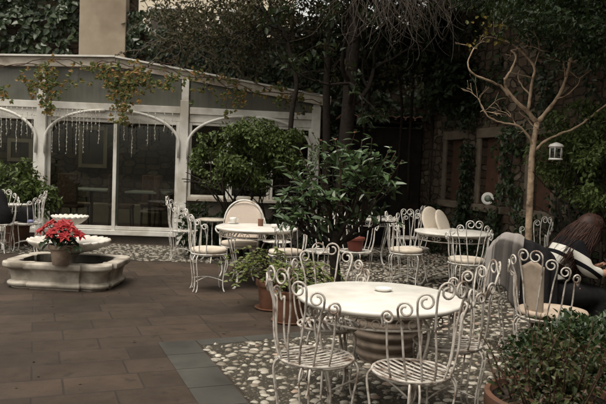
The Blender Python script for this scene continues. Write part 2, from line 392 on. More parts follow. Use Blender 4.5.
def pebbles(poly, sp, seed, ks=1.0, ymax=99):
    r = random.Random(seed); mb = MB()
    xs = [p.x for p in poly]; ys = [p.y for p in poly]
    ico = []
    for lat in (.0, .5, 1.0): pass
    rings = [(1, 0), (.86, .5), (.5, .86)]
    x = min(xs)
    while x < max(xs):
        x += sp; y = min(ys)
        while y < max(ys):
            px, py = x+r.uniform(-.45, .45)*sp, y+r.uniform(-.45, .45)*sp
            y += sp
            if py > ymax or py < 2.2 or abs(px) > .52*py+.5 or not inside((px, py), poly) or r.random() < .10: continue
            a = r.choice([r.uniform(.028, .048), r.uniform(.022, .036), r.uniform(.012, .022)])*ks; b = a*r.uniform(.55, .9); h = r.uniform(.006, .017)*(ks if ks == 1 else .5)
            th = r.gauss(.1, .5); ct, sn = math.cos(th), math.sin(th); seg = (9 if py < 7 else 6) if ks == 1 else 5
            ang = np.linspace(0, 2*np.pi, seg, endpoint=False); irr = 1+np.array([r.uniform(-.2, .2) for _ in range(seg)])
            V = []
            for rr, hh in rings:
                ex = a*rr*np.cos(ang)*irr; ey = b*rr*np.sin(ang)*irr
                V.append(np.stack([px+ex*ct-ey*sn, py+ex*sn+ey*ct, np.full(seg, .003+h*hh)], 1))
            V.append(np.array([[px, py, .003+h*1.05]])); V = np.concatenate(V)
            i = np.arange(2)[:, None]*seg; j = np.arange(seg)[None]; k = (j+1) % seg
            fq = np.stack([i+j, i+k, i+seg+k, i+seg+j], -1).reshape(-1, 4)
            base = mb.n; mb.addq(V, fq)
            tri = np.stack([2*seg+np.arange(seg), 2*seg+(np.arange(seg)+1) % seg, np.full(seg, 3*seg)], 1)+base
            mb.f.append(('A', tri))
    return mb
o = obj('pebbles', pebbles(main_poly, .076, 3), pebm); tag(o, 'pale river pebbles set in dark mortar around the garden tables', 'pebbles', kind='stuff')
o = obj('pebbles', pebbles(strip_poly, .085, 5), mottled('dull small pebbles', (.12, .105, .085), (.30, .27, .225), 25, .7, .2, .003, .3)); tag(o, 'strip of small pale pebbles in front of the glasshouse sill', 'pebbles', kind='stuff')
o = obj('grit', pebbles(main_poly, .036, 8, .36, 6.6), mottled('brown grey grit', (.045, .038, .029), (.16, .14, .11), 35, .8, .2, .003, .2)); tag(o, 'fine brown grey grit between the pale pebbles near the front table', 'grit', kind='stuff')
# fallen leaves
mb = MB(); n = 150
P = np.stack([rng.uniform(-4, 3.2, n), rng.uniform(3.2, 11, n), np.full(n, .009)], 1)
th = rng.uniform(0, 6.28, n); D = np.stack([np.cos(th), np.sin(th), rng.uniform(-.1, .2, n)], 1); N = np.tile([0, 0, 1.0], (n, 1))+rng.normal(0, .15, (n, 3))
mb.leaves(P, D, N, rng.uniform(.02, .04, n), rng.uniform(.012, .025, n), .1, .05)
o = obj('fallen_leaves', mb, M['brownleaf'], smooth=False); tag(o, 'scattered small dry leaves lying on the paving and pebbles', 'fallen leaves', kind='stuff')

# ------------------------------------------------------------------ furniture: scroll back chair
def rod_path(s, i, sc=1.0):
    H = [.955, .90, .852, .80][i]; rho = [.049, .043, .039, .034][i]; thb = R([9, 28, 49, 72][i]); tht = R([19.5, 40, 59, 76][i])
    rt = .285; pts = []
    for z, r, k in ((.442, .203, 0), (.50, .222, .15), (.58, .236, .35), (.66, .240, .5), (.74, .246, .7), (H-rho-.05, .268, .93), (H-rho, rt, 1)):
        th = s*(thb*(1-k)+(tht+.03*math.sin(k*math.pi))*k); pts.append((r*math.sin(th), -r*math.cos(th), z))
    pts = crom(pts, 4)
    thc = tht-rho/rt
    for q in np.linspace(0, 1, 22)[1:]:
        ph = math.pi*(1-q*2.55); rr = rho*(1-.62*q**1.2)
        th = s*(thc+(-rr*math.cos(math.pi-ph))*-1/rt) if False else s*(thc-(rr*math.cos(ph))/rt*1.0*1)
        # start (ph=pi): cos=-1 -> outer side
        pts.append((rt*math.sin(th), -rt*math.cos(th), H-rho+rr*math.sin(ph)))
    return pts
def make_chair(iron, label, group):
    t = thing('garden_chair', label, 'chair', group=group)
    mb = MB(); a = np.linspace(0, 2*np.pi, 41)
    mb.tube([(.205*math.cos(x), .205*math.sin(x), .442) for x in a], .008, 8, False)
    mb.tube([(.190*math.cos(x), .190*math.sin(x), .424) for x in a], .0055, 6, False)
    for x in np.linspace(-.165, .165, 9):
        h = math.sqrt(.203**2-x*x); dip = lambda y: .446-.012*(1-(y/h)**2)*(1-(x/.2)**2)
        ys = np.linspace(-h, h, 7); V = []
        for y in ys:
            for dx, dz in ((-.0095, 0), (.0095, 0), (.0095, -.003), (-.0095, -.003)): V.append((x+dx, y, dip(y)+dz))
        fq = []
        for i in range(6):
            for j in range(4): fq.append((i*4+j, i*4+(j+1) % 4, i*4+4+(j+1) % 4, i*4+4+j))
        mb.addq(V, fq)
    obj('seat', mb, iron, t)
    mb = MB()
    for s in (-1, 1):
        for i in range(4): mb.tube(rod_path(s, i), .0061, 7)
    obj('backrest', mb, iron, t)
    def legpath(th, r0=.19):
        pts = [(.150, .425), (.196, .432), (.226, .405), (.232, .355), (.215, .25), (.200, .14), (.205, .05), (.226, .006)]
        return [(r*math.sin(th), -r*math.cos(th), z) for r, z in crom([(p[0], 0, p[1]) for p in pts], 4) for r, z in [(r, z)]] if False else [(p[0]*math.sin(th), -p[0]*math.cos(th), p[2]) for p in crom([(q[0], 0, q[1]) for q in pts], 4)]
    for th in (-138, 138):
        obj('leg', MB().tube(legpath(R(th)), .0068, 7), iron, t)
    for th in (-38, 38):
        mb = MB(); mb.tube(legpath(R(th-6.5)), .0058, 7); mb.tube(legpath(R(th+6.5)), .0058, 7)
        obj('leg', mb, iron, t)
    mb = MB()
    for p, q in ((-138, 38), (138, -38)):
        a0 = Vector((.2*math.sin(R(p)), -.2*math.cos(R(p)), .13)); b0 = Vector((.2*math.sin(R(q)), -.2*math.cos(R(q)), .13))
        mb.tube([a0.lerp(b0, u)+Vector((0, 0, .03*math.sin(math.pi*u)+(.004 if p > 0 else 0))) for u in np.linspace(0, 1, 9)], .005, 6)
    obj('stretcher', mb, iron, t)
    return t
G1 = 'scroll back iron chairs'
chair_w = make_chair(M['iron'], 'x', G1); chair_d = make_chair(M['iron_worn_shaded'], 'x', G1)
used = {'w': False, 'd': False}
def put_chair(kind, pos, az, label):
    """az = compass of the backrest from the seat (deg, from +X)"""
    rz = R(az+90); src = chair_w if kind == 'w' else chair_d
    loc = (pos[0], pos[1], 0)
    if not used[kind]:
        used[kind] = True; src.location = loc; src.rotation_euler = (0, 0, rz); src['label'] = label; return src
    return dup(src, loc, rz, label, G1)
def sp(px, py, z=.44): return onz(px, py, z)
# cushion
def pad_mb(r=.208, th=.055):
    prof = [(0.0001, 0), (r*.9, 0), (r*.985, th*.2), (r, th*.45), (r*.99, th*.62), (r*.985, th*.68), (r*.95, th*.9), (r*.8, th*1.02), (r*.4, th*1.08), (.0001, th*1.1)]
    return MB().lathe(prof, (0, 0, 0), 40)
pad0 = [None]
def put_pad(pos, z, label, mat='cream', rot=(0, 0, 0)):
    if pad0[0] is None:
        o = obj('seat_cushion', pad_mb(), M['cream']); pad0[0] = o
    else:
        o = pad0[0].copy(); COL.objects.link(o)
    o.location = (pos[0], pos[1], z); o.rotation_euler = rot
    return tag(o, label, 'cushion', 'cream seat cushions')

# near table chairs
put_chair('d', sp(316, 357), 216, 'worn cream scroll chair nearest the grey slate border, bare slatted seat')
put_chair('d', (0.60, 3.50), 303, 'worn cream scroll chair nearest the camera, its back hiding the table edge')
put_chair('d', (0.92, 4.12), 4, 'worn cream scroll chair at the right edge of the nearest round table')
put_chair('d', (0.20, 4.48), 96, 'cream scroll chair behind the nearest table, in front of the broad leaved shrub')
# left table group
cE = sp(209, 253); put_chair('w', cE, 197, 'white scroll chair with cushion left of the table with the cup'); put_pad(cE, .452, 'cream cushion on the chair left of the table with the cup')
cG = sp(286, 255); put_chair('w', cG, 318, 'white scroll chair with cushion behind the terracotta pots'); put_pad(cG, .452, 'cream cushion on the white chair behind the terracotta pots')
cH = sp(322, 251); put_chair('w', cH, 35, 'white scroll chair half hidden behind the broad leaved shrub')
cI = sp(184, 230.5); put_chair('w', cI, 178, 'small white scroll chair beside the glasshouse post at the pebble strip')
cP = sp(27, 223); put_chair('w', cP, 8, 'white scroll chair behind the fountain at the left edge')
cJ = sp(406, 253); put_chair('w', cJ, 165, 'white scroll chair with cushion left of the far right table'); put_pad(cJ, .452, 'cream cushion on the chair left of the far right table')
cK = sp(466, 263); put_chair('w', cK, 272, 'white scroll chair with cushion, its back in front of the far right table'); put_pad(cK, .452, 'cream cushion on the chair in front of the far right table')
cL = Vector((1.52, 9.15, 0)); put_chair('w', cL, 105, 'white scroll chair behind the far right table holding two upright cushions')
cQ = Vector((2.93, 8.75, 0)); put_chair('w', cQ, 20, 'white scroll chair standing right behind the pale tree trunk')
cO = sp(546, 314, .46); put_chair('d', cO, 222, 'cream scroll chair with beige pad in front of the seated person'); 
cR = Vector((1.93, 5.78, 0)); put_chair('d', cR, 232, 'scroll chair buried under the draped grey blanket')
cT = sp(355, 251); put_chair('w', cT, 60, 'white scroll chair carrying a dark red flower pot on its seat')
cV = Vector((.72, 10.9, 0)); put_chair('w', cV, 150, 'far white scroll chair left of the grey table near the dark shed')
cX = Vector((1.62, 10.6, 0)); put_chair('w', cX, 330, 'far white scroll chair right of the grey table near the dark shed')

# two cushions stood upright
for (px, py, rx, rz, lb) in ((431, 219, 72, 58, 'taller cream cushion stood upright behind the far right table'), (442, 222, 66, 66, 'cream cushion leaning right against the taller upright one')):
    p = aty(px, py+2.5, 9.25 if px < 435 else 9.15); o = put_pad(p, p.z, lb, rot=(R(rx), R(22 if px > 435 else 10), R(rz-18))); o.scale = (1, 1, .55)

# ------------------------------------------------------------------ round table
def make_table(top, iron, label, group):
    t = thing('garden_table', label, 'table', group=group)
    prof = [(.0001, .690), (.485, .690), (.500, .696), (.503, .708), (.499, .718), (.490, .7215), (.0001, .7225)]
    obj('tabletop', MB().lathe(prof, seg=72), top, t)
    mb = MB(); a = np.linspace(0, 2*np.pi, 61)
    mb.tube([(.455*math.cos(x), .455*math.sin(x), .680) for x in a], .007, 7, False)
    mb.tube([(.445*math.cos(x), .445*math.sin(x), .610) for x in a], .007, 7, False)
    n = 14
    for k in range(n):
        b = 2*math.pi*k/n
        for s in (-1, 1):
            pts = []
            for q in np.linspace(0, 1, 16):
                ph = -math.pi/2+s*0+q*2.9*math.pi*.8; rr = .030*(1-.65*q)
                th = b+s*(.105-rr*math.cos(ph)/.45*1.0-.02); pts.append((.45*math.cos(th), .45*math.sin(th), .645+rr*math.sin(ph)*1.05))
            mb.tube(pts, .004, 5)
    obj('apron', mb, iron, t)
    for k in range(4):
        th = R(45+90*k-15); mb = MB()
        for dth in (-.055, .055):
            pts = [(.34, .682), (.375, .66), (.425, .61), (.432, .54), (.395, .40), (.345, .24), (.33, .12), (.36, .03), (.39, .008)]
            mb.tube([(p[0]*math.cos(th+dth*(.3+p[2]/.7)), p[0]*math.sin(th+dth*(.3+p[2]/.7)), p[2]) for p in crom([(q[0], 0, q[1]) for q in pts], 4)], .0085, 7)
        mb.lathe([(.0001, 0), (.02, 0), (.022, .006), (.012, .014), (.0001, .016)], (.39*math.cos(th), .39*math.sin(th), 0), 10)
        obj('leg', mb, iron, t)
    mb = MB()
    for k in (0, 1):
        th = R(45+90*k-15); d = Vector((math.cos(th), math.sin(th), 0))
        mb.tube([d*(.34*u)+Vector((0, 0, .17+.06*(1-u*u)+.006*k)) for u in np.linspace(-1, 1, 13)], .006, 6)
    obj('stretcher', mb, iron, t)
    return t
GT = 'round white garden tables'
t1 = make_table(M['marble'], M['iron_worn_shaded'], 'nearest round white table with a small dish, over the ribbed terracotta urn', GT)
T1 = onz(379.5, 295.5, .72); t1.location = (T1.x, T1.y, 0)
t2 = make_table(M['marble'], M['iron'], 'round white table with a cup and brown jar, left of the shrub', GT); T2 = onz(256.5, 227, .72); t2.location = (T2.x, T2.y, 0); t2.rotation_euler.z = R(25)
T3 = onz(453.5, 231.5, .72); t3 = dup(t2, (T3.x, T3.y, 0), R(50), 'round white table in front of the stone wall windows', GT)
T4 = onz(368, 217, .72); t4 = dup(t2, (T4.x, T4.y, 0), R(10), 'far round table half hidden by shrub leaves, near the dark shed', GT)
# side table behind left
t = thing('side_table', 'small grey topped table behind the cushioned chair near the green bush', 'table', onz(214, 219.5, .64)); t.location.z = 0
obj('tabletop', MB().lathe([(.0001, .62), (.225, .62), (.235, .63), (.235, .645), (.225, .652), (.0001, .653)], seg=40), M['oldfascia'], t)
for k in range(3):
    th = k*2.094+.5; obj('leg', MB().tube([(p[0]*math.cos(th), p[0]*math.sin(th), p[2]) for p in crom([(.1, 0, .62), (.16, 0, .5), (.12, 0, .3), (.15, 0, .1), (.22, 0, .005)], 5)], .008, 6), M['iron'], t)

# dishes
p = onz(383, 291, .7225); t = thing('ashtray', 'small round white dish on the nearest table', 'dish', (p.x, p.y, .7225))
obj('bowl', MB().lathe([(.0001, 0), (.038, 0), (.052, .010), (.058, .019), (.054, .020), (.046, .011), (.03, .007), (.0001, .006)], seg=32), M['white_plastic'], t)
p = onz(233, 223.5, .7225); t = thing('cup_and_saucer', 'white cup on its saucer at the left of the shrub side table', 'cup', (p.x, p.y, .7225))
obj('saucer', MB().lathe([(.0001, 0), (.04, 0), (.075, .012), (.074, .015), (.04, .005), (.0001, .004)], seg=28), M['white_plastic'], t)
mb = MB().lathe([(.0001, .006), (.025, .006), (.034, .02), (.043, .05), (.045, .078), (.042, .078), (.038, .045), (.02, .015), (.0001, .013)], seg=28)
mb.tube([(.042+.022*math.sin(x), 0, .045+.02*math.cos(x)) for x in np.linspace(0, math.pi, 9)], .004, 6); obj('cup', mb, M['white_plastic'], t)
p = onz(260.5, 226, .7225); o = obj('jar', MB().lathe([(.0001, 0), (.032, 0), (.034, .01), (.033, .06), (.036, .085), (.034, .088), (.028, .06), (.0001, .055)], seg=20), M['terra'], loc=(p.x, p.y, .7225)); tag(o, 'small brown jar in the middle of the table with the cup', 'jar')
p = onz(275.5, 228, .7225); o = obj('sugar_bowl', MB().lathe([(.0001, 0), (.03, 0), (.055, .02), (.06, .045), (.056, .045), (.04, .02), (.0001, .012)], seg=24), M['white_plastic'], loc=(p.x, p.y, .7225)); tag(o, 'low white bowl right of the brown jar', 'bowl')

# ------------------------------------------------------------------ padded armchair behind table 2
pF = onz(240, 245, .43)
t = thing('padded_armchair', 'white iron armchair with rounded taupe padded back behind the cup table', 'chair', (pF.x, pF.y, 0), R(-4))
# local front = -Y
def arch(w, h0, h1, n=26, k=1.0):
    pts = []
    for x in np.linspace(0, math.pi, n): pts.append((-w*math.cos(x)*k, h1-w+w*math.sin(x) if False else h0+(h1-h0)*math.sin(x)**.75))
    return pts
out = arch(.255, .62, .985)
out = [(-.235, .50)]+out+[(.235, .50)]
mb = MB(); n = len(out); V = []
for layer, (off, sc2) in enumerate(((.0, .93), (.018, 1), (.05, 1), (.068, .93))):
    for x, z in out: V.append((x*sc2, .21+off-.06*(1-(x/.26)**2)*-1+.10*(z-.5)*.6, .70+(z-.70)*sc2))
fq = []
for l in range(3):
    for i in range(n): fq.append((l*n+i, l*n+(i+1) % n, l*n+n+(i+1) % n, l*n+n+i))
b = mb.n; mb.addq(V, fq); mb.f.append(np.arange(n)); mb.f.append(np.arange(n)[::-1]+3*n)
obj('back_pad', mb, M['pinkpad'], t, autosmooth=True)
mb = MB(); mb.tube([(x*1.07, .26+.03*(z-.5), .70+(z-.70)*1.07) for x, z in out], .011, 8); obj('back_frame', mb, M['iron'], t)
mb = MB().lathe([(.0001, .425), (.22, .425), (.245, .44), (.25, .455), (.24, .475), (.18, .485), (.0001, .49)], seg=36); obj('seat_pad', mb, M['cream'], t)
mb = MB().lathe([(.235, .405), (.25, .41), (.25, .42), (.235, .424)], seg=36); obj('seat_frame', mb, M['iron'], t)
for s in (-1, 1):
    obj('armrest', MB().tube(crom([(s*.25, .24, .68), (s*.30, .1, .67), (s*.31, -.05, .66), (s*.30, -.13, .63), (s*.27, -.13, .59), (s*.26, -.08, .58), (s*.24, -.12, .42)], 5), .010, 7), M['iron'], t)
    for y in (-.17, .19): obj('leg', MB().tube(crom([(s*.17, y, .41), (s*.21, y*1.15, .3), (s*.19, y*1.1, .12), (s*.23, y*1.3, .004)], 5), .011, 7), M['iron'], t)
# oval mesh back chair
pU = Vector((-.34, 9.35, 0)); t = thing('oval_back_chair', 'white iron chair with leaf shaped lattice back behind the cup table', 'chair', pU, R(60))
mb = MB(); mb.tube([(.115*math.cos(x), .22+.16*(.5+.5*math.sin(x)), .74+.20*math.sin(x)) for x in np.linspace(0, 2*np.pi, 30)], .009, 7)
for k in np.linspace(-.8, .8, 6):
    h = math.sqrt(1-k*k)
    for sg in (-1, 1):
        a = (.115*k, .22+.16*.5*(1-sg*0)-.08*h, .74-.2*h); b = (.115*max(-1, min(1, k+sg*.3)), .22+.08+.08*h*.9, .74+.2*h*.9); mb.tube([a, b], .003, 5)
obj('backrest', mb, M['iron'], t)
mb = MB(); mb.tube([(0, .22, .54), (0, .19, .44)], .01, 7); mb.lathe([(.0001, .43), (.19, .43), (.2, .437), (.19, .445), (.0001, .446)], seg=30); obj('seat', mb, M['iron'], t)
for th in (45, 135, 225, 315):
    c, s_ = math.cos(R(th)), math.sin(R(th)); obj('leg', MB().tube([(p[0]*c, p[0]*s_, p[2]) for p in crom([(.17, 0, .43), (.21, 0, .33), (.18, 0, .15), (.21, 0, .004)], 4)], .008, 6), M['iron'], t)

# ------------------------------------------------------------------ fountain
fb = onz(64, 279.5, .0)   # centre on ground about
fc = Vector((onz(60, 262, .30).x, 7.95, 0)); frz = R(-2.5)
t = thing('fountain', 'pale stone fountain with octagonal basin and two scalloped bowls', 'fountain', fc, frz)
def outline(hx, hy):
    P = []
    # long flats joined by convex corner lobes with small notches
    quad = [(hx*.50, -hy), (hx*.512, -hy*.925), (hx*.55, -hy*.92)]
    for a in (-78, -62, -45, -28, -12): quad.append((hx*(.66+.325*math.cos(R(a))), hy*(-.60+.375*math.sin(R(a)))))
    quad += [(hx*.935, -hy*.485), (hx*.94, -hy*.455), (hx, -hy*.44)]
    P += quad
    P += [(x, -y) for x, y in quad[::-1]]
    P += [(-x, -y) for x, y in quad]
    P += [(-x, y) for x, y in quad[::-1]]
    return P
hx, hy = .635, .50
def loft(mb, prof):
    n = len(outline(1, 1)); V = []
    for off, z in prof:
        for x, y in outline(hx+off, hy+off): V.append((x, y, z))
    fq = []
    for l in range(len(prof)-1):
        for i in range(n): fq.append((l*n+i, l*n+(i+1) % n, l*n+n+(i+1) % n, l*n+n+i))
    return mb.addq(V, fq)
pr = [(-.075, 0), (-.07, .02), (-.045, .028), (-.035, .045), (-.035, .062), (-.052, .078), (-.075, .086), (-.072, .10), (-.062, .17), (-.045, .21), (-.02, .225), (0, .235), (.008, .25), (.008, .288), (0, .30), (-.13, .303), (-.14, .295)]
o = obj('basin', loft(MB(), pr), M['fountain'], t, bevel=.004, autosmooth=True)
obj('basin_lining', loft(MB(), [(-.1402, .296), (-.145, .12), (-.5, .115)]), M['fountain_in'], t, smooth=False)
t_ = NT('dark water'); t_.bump(t_.noise(t_.coord('Object'), 12, 3), .1, .01); wat = t_.set((.015, .016, .012), .05, .5)
mb = MB(); ol = outline(hx-.146, hy-.146); mb.add([(x, y, .20) for x, y in ol], [list(range(len(ol)))]); obj('basin_water', mb, wat, t, smooth=False)
def sc_mod(nsc, rim):
    def f(i, a, rr, zz):
        w = rim[i]; cs = np.abs(np.cos(a*nsc/2)); return rr*(1+w*(.10*cs-.05)), zz+w*.012*(cs-.5)
    return f
mb = MB().lathe([(.0001, .36), (.10, .365), (.27, .40), (.38, .445), (.435, .487), (.455, .515), (.445, .530), (.415, .526), (.38, .505), (.25, .46), (.0001, .44)], seg=156, mod=sc_mod(26, [0, 0, .25, .5, .8, 1, 1, .9, .5, .1, 0]))
obj('lower_bowl', mb, M['scallop'], t)
mb = MB().lathe([(.0001, .685), (.05, .69), (.13, .72), (.18, .76), (.205, .79), (.20, .805), (.18, .80), (.13, .77), (.0001, .75)], seg=120, mod=sc_mod(20, [0, 0, .3, .7, 1, 1, .9, .4, 0]))
obj('upper_bowl', mb, M['scallop'], t)
mb = MB().lathe([(.16, .12), (.17, .16), (.12, .19), (.08, .22), (.075, .28), (.10, .34), (.13, .362), (.0001, .363)], seg=28); mb.lathe([(.0001, .43), (.08, .44), (.07, .48), (.045, .52), (.04, .58), (.06, .62), (.04, .65), (.055, .69), (.0001, .70)], seg=24); obj('pedestal', mb, M['fountain'], t)
# pot + poinsettia
pp = aty(60.5, 266, 7.42); pp.z = .304
def make_pot(name, label, cat, loc, r0, r1, h, mat, rim=.02, ribs=0, group=None):
    t = thing(name, label, cat, loc, group=group)
    pr = [(.0001, 0), (r0, 0), (r0+.004, .006)]
    if ribs:
        for k in range(ribs*8+1):
            u = k/(ribs*8); z = .02+(h*.86-.02)*u; pr.append((r0+(r1-r0)*math.sin(u*math.pi*.5)+.022*abs(math.sin(u*ribs*math.pi)), z))
    else: pr += [(r0+(r1-r0)*.8, h-.058*h/.25)]
    pr += [(r1+rim*.6, h-.054*h/.25), (r1+rim, h-.045*h/.25), (r1+rim, h-.006), (r1+rim-.006, h), (r1-.006, h), (r1-.012, h-.03), (r1-.014, h-.035)]
    obj('pot', MB().lathe(pr, seg=44), mat, t, autosmooth=True)
    obj('soil', MB().lathe([(r1-.013, h-.033), (r1*.6, h-.026), (.0001, h-.02)], seg=24), M['soil'], t)
    return t
pt = make_pot('potted_poinsettia', 'red poinsettia in a clay pot standing on the fountain rim', 'potted plant', pp, .082, .118, .225, M['terra_grey'], .012)
mbr = MB(); mbg = MB(); mbs = MB(); rr = random.Random(4)
for k in range(15):
    th = k*2.4; rad = .235*math.sqrt((k+.5)/15); hz = .42+.10*(1-rad/.24)+rr.uniform(-.04, .05)
    c = Vector((rad*math.cos(th), rad*math.sin(th)*.8, hz-.06*(rad/.2)))
    mbs.tube([(.02*math.cos(th), .02*math.sin(th), .19), ((c.x)*.6, c.y*.6, .32), tuple(c)], .004, 5)
    ax = Vector((c.x*1.4, c.y*1.4-.15, .35)).normalized(); e1 = ax.cross(Vector((0, 0, 1))).normalized(); e2 = ax.cross(e1)
    for ring, (nn, ln, tilt) in enumerate(((6, .062, .55), (7, .085, .15))):
        for j in range(nn):
            f = 6.283*j/nn+rr.uniform(-.2, .2)+ring*.4; d = (e1*math.cos(f)+e2*math.sin(f)+ax*tilt*rr.uniform(.3, 1.3)).normalized(); nrm = (ax+d*-.3).normalized()
            l = ln*rr.uniform(.8, 1.2); mbr.leaves([tuple(c)], [tuple(d)], [tuple(nrm)], l, l*.5, .12, .22)
    for j in range(5):
        f = rr.uniform(0, 6.28); d = Vector((math.cos(f), math.sin(f), rr.uniform(-.6, .1))).normalized()
        q = c*rr.uniform(.6, .95); q.z = c.z-rr.uniform(.05, .15); l = rr.uniform(.08, .12); mbg.leaves([tuple(q)], [tuple(d)], [(d.x*.3, d.y*.3, 1)], l, l*.55, .12, .3)
obj('bract', mbr, M['red'], pt, smooth=False); obj('foliage', mbg, M['dkgreen'], pt, smooth=False); obj('stem', mbs, M['twig_brown'], pt)

# ------------------------------------------------------------------ foliage helpers
def cloud(n, c, s, shell=.5, seedn=3.0, thr=-.12):
    """points in a lumpy ellipsoid volume, thinned by noise so gaps appear"""
    out = []; nr = []; tries = 0
    c = np.array(c); s = np.array(s)
    while len(out) < n and tries < n*12:
        tries += 1
        d = rng.normal(0, 1, 3); d /= np.linalg.norm(d)
        bump_ = 1+.28*mnoise.noise(Vector(d*1.9+c)) + .16*mnoise.noise(Vector(d*4.5+c*2))
        r = (shell+(1-shell)*rng.random())**.6*bump_
        p = c+d*s*r
        if mnoise.noise(Vector(p*seedn)) < thr: continue
        out.append(p); nr.append(d)
    return np.array(out), np.array(nr)
def leaf_cloud(mb, P, Nr, L, W, out=.6, down=.35, fold=.2, droop=.2, jit=.8):
    n = len(P)
    D = Nr*out+rng.normal(0, jit, (n, 3)); D[:, 2] -= down
    N = Nr*.7+rng.normal(0, .5, (n, 3)); N[:, 2] += .7
    sc = rng.uniform(.6, 1.25, n)
    return mb.leaves(P, D, N, L*sc, W*sc*rng.uniform(.85, 1.15, n), fold, droop)
def limb(mb, p, d, ln, r, depth, rr, wob=.25, grav=0, ends=None, split=(2, 3), shrink=.68, seg=6):
    pts = [Vector(p)]; dd = Vector(d).normalized(); n = 6
    for i in range(n):
        dd = (dd+Vector((rr.gauss(0, wob), rr.gauss(0, wob), rr.gauss(0, wob)))*.35+Vector((0, 0, grav))*.2).normalized(); pts.append(pts[-1]+dd*ln/n)
    rad = np.linspace(r, r*shrink, n+1); mb.tube(pts, rad, seg)
    if depth == 0:
        if ends is not None: ends.append((pts[-1], dd, pts)); 
        return
    for k in range(rr.randint(*split)):
        nd = (dd+Vector((rr.gauss(0, 1), rr.gauss(0, 1), rr.gauss(0, .7)))*.55).normalized()
        limb(mb, pts[-1] if k < 2 else pts[rr.randint(3, 5)], nd, ln*rr.uniform(.6, .85), r*shrink*.85, depth-1, rr, wob, grav, ends, split, shrink, max(4, seg-1))

# broad-leaved shrub in the middle
sb = Vector((aty(336, 250, 7.1).x, 7.1, 0)); rr = random.Random(12)
t = thing('broad_leaved_shrub', 'tall broad leaved shrub with glossy leaves behind the nearest table', 'shrub', sb)
mbw = MB(); ends = []
mbw.tube([Vector(p) for p in crom([(0, 0, 0), (.01, 0, .3), (-.02, 0, .6), (.0, 0, .82)], 4)], np.linspace(.065, .045, 13), 10)
for q, (d, ln) in enumerate((((-.75, -.1, .8), .38), ((.75, -.1, .75), .40), ((.2, .1, 1), .36), ((-.3, .2, 1), .36), ((.45, -.4, .8), .32), ((-.45, -.4, .7), .32), ((.0, -.5, .9), .30), ((1, 0, .6), .32), ((-1, .1, .6), .32))):
    limb(mbw, (0, 0, .62+.03*(q % 5)), d, ln*1.12, .026, 2, rr, .35, .15, ends, (2, 3), .7, 7)
obj('trunk', mbw, M['bark_dark'], t)
mbl = MB()
LP = []
for e, dd, pts in ends:
    nn = rr.randint(4, 8) if e.z > .95 else rr.randint(1, 4)
    for j in range(nn):
        q = pts[rr.randint(2, 6)] if j > 4 else e
        f = rr.uniform(0, 6.28); d = Vector((math.cos(f), math.sin(f), rr.uniform(-.45, .75))); d = (d+dd*.5).normalized(); l = rr.uniform(.085, .145)
        LP.append((tuple(q), tuple(d), (d.x*-.3+rr.gauss(0, .25), d.y*-.3-.25+rr.gauss(0, .25), 1), l))
LP_n = len(LP)
P = np.array([a[0] for a in LP]); D = np.array([a[1] for a in LP]); N = np.array([a[2] for a in LP]); Ls = np.array([a[3] for a in LP])
mbl.leaves(P, D, N, Ls, Ls*.43, .16, .22)
P, Nr = cloud(300, (0, .05, 1.32), (.64, .42, .42), .3, 3, .0); leaf_cloud(mbl, P, Nr, .12, .052, .6, .1, .16, .22, .6)
P, Nr = cloud(60, (-.32, .0, 1.0), (.40, .3, .2), .2, 3, -.1); leaf_cloud(mbl, P, Nr, .12, .045, .6, .3, .16, .22, .6)
obj('foliage', mbl, M['oleander'], t, smooth=False)
mbr = MB()
budm = leafmat('pink buds', [(.30, .08, .06), (.22, .10, .07)]); shoots = ((321, 141), (318, 150), (335, 140), (355, 133), (372, 138), (390, 148), (402, 160), (300, 150), (283, 163), (362, 141), (345, 146), (396, 152)); mbt = MB(); mls = MB(); rr = random.Random(6)
for k, (px, py) in enumerate(shoots):
    p = aty(px, py, 7.0+rr.uniform(-.15, .15))-sb; q = Vector((p.x*.35, p.y*.5, .95)); m_ = p.lerp(q, .45)+Vector((rr.gauss(0, .03), 0, .0)); pts = crom([q, m_, p], 6); mbt.tube(pts, np.linspace(.010, .0035, len(pts)), 5)
    if k < 4:
      P = np.tile(np.array(p), (4, 1)); th = rng.uniform(0, 6.28, 4); mbr = MB(); mbr.leaves(P, np.stack([np.cos(th), np.sin(th), np.full(4, .9)], 1), np.tile([0, -.5, 1.], (4, 1)), .028, .016, .2, .1); obj('flower_bud', mbr, budm, t, smooth=False)
    for w in pts[5:]:
        for _ in range(2):
            f = rr.uniform(0, 6.28); l = rr.uniform(.06, .12); mls.leaves([tuple(w)], [(math.cos(f), math.sin(f), rr.uniform(-.1, .8))], [(rr.gauss(0, .3), -.3, 1)], l, l*.38, .16, .22)
obj('shoot', mbt, M['twig_brown'], t); obj('foliage', mls, M['oleander'], t, smooth=False)


# light green bush beyond table 2
bb = Vector((aty(250, 230, 10.6).x, 10.6, 0)); t = thing('green_bush', 'rounded light green small leaved bush in front of the glasshouse corner', 'shrub', bb)
mb = MB(); ends = []; rr = random.Random(3)
for k in range(7):
    th = k*.9; limb(mb, (.12*math.cos(th), .12*math.sin(th), 0), (math.cos(th)*.35, math.sin(th)*.35, 1), .85, .028, 2, rr, .3, .1, ends)
obj('branch', mb, M['bark_dark'], t)
mb = MB()
for c, s, n in (((-.1, 0, 1.62), (.78, .6, .52), 5200), ((-.55, -.1, 1.45), (.42, .4, .35), 1500), ((.55, 0, 1.75), (.45, .4, .35), 1500), ((.1, -.2, 1.9), (.5, .4, .3), 1300)):
    P, Nr = cloud(n, c, s, .35, 2.6, -.1); leaf_cloud(mb, P, Nr, .062, .038)
obj('foliage', mb, M['bushleaf'], t, smooth=False)
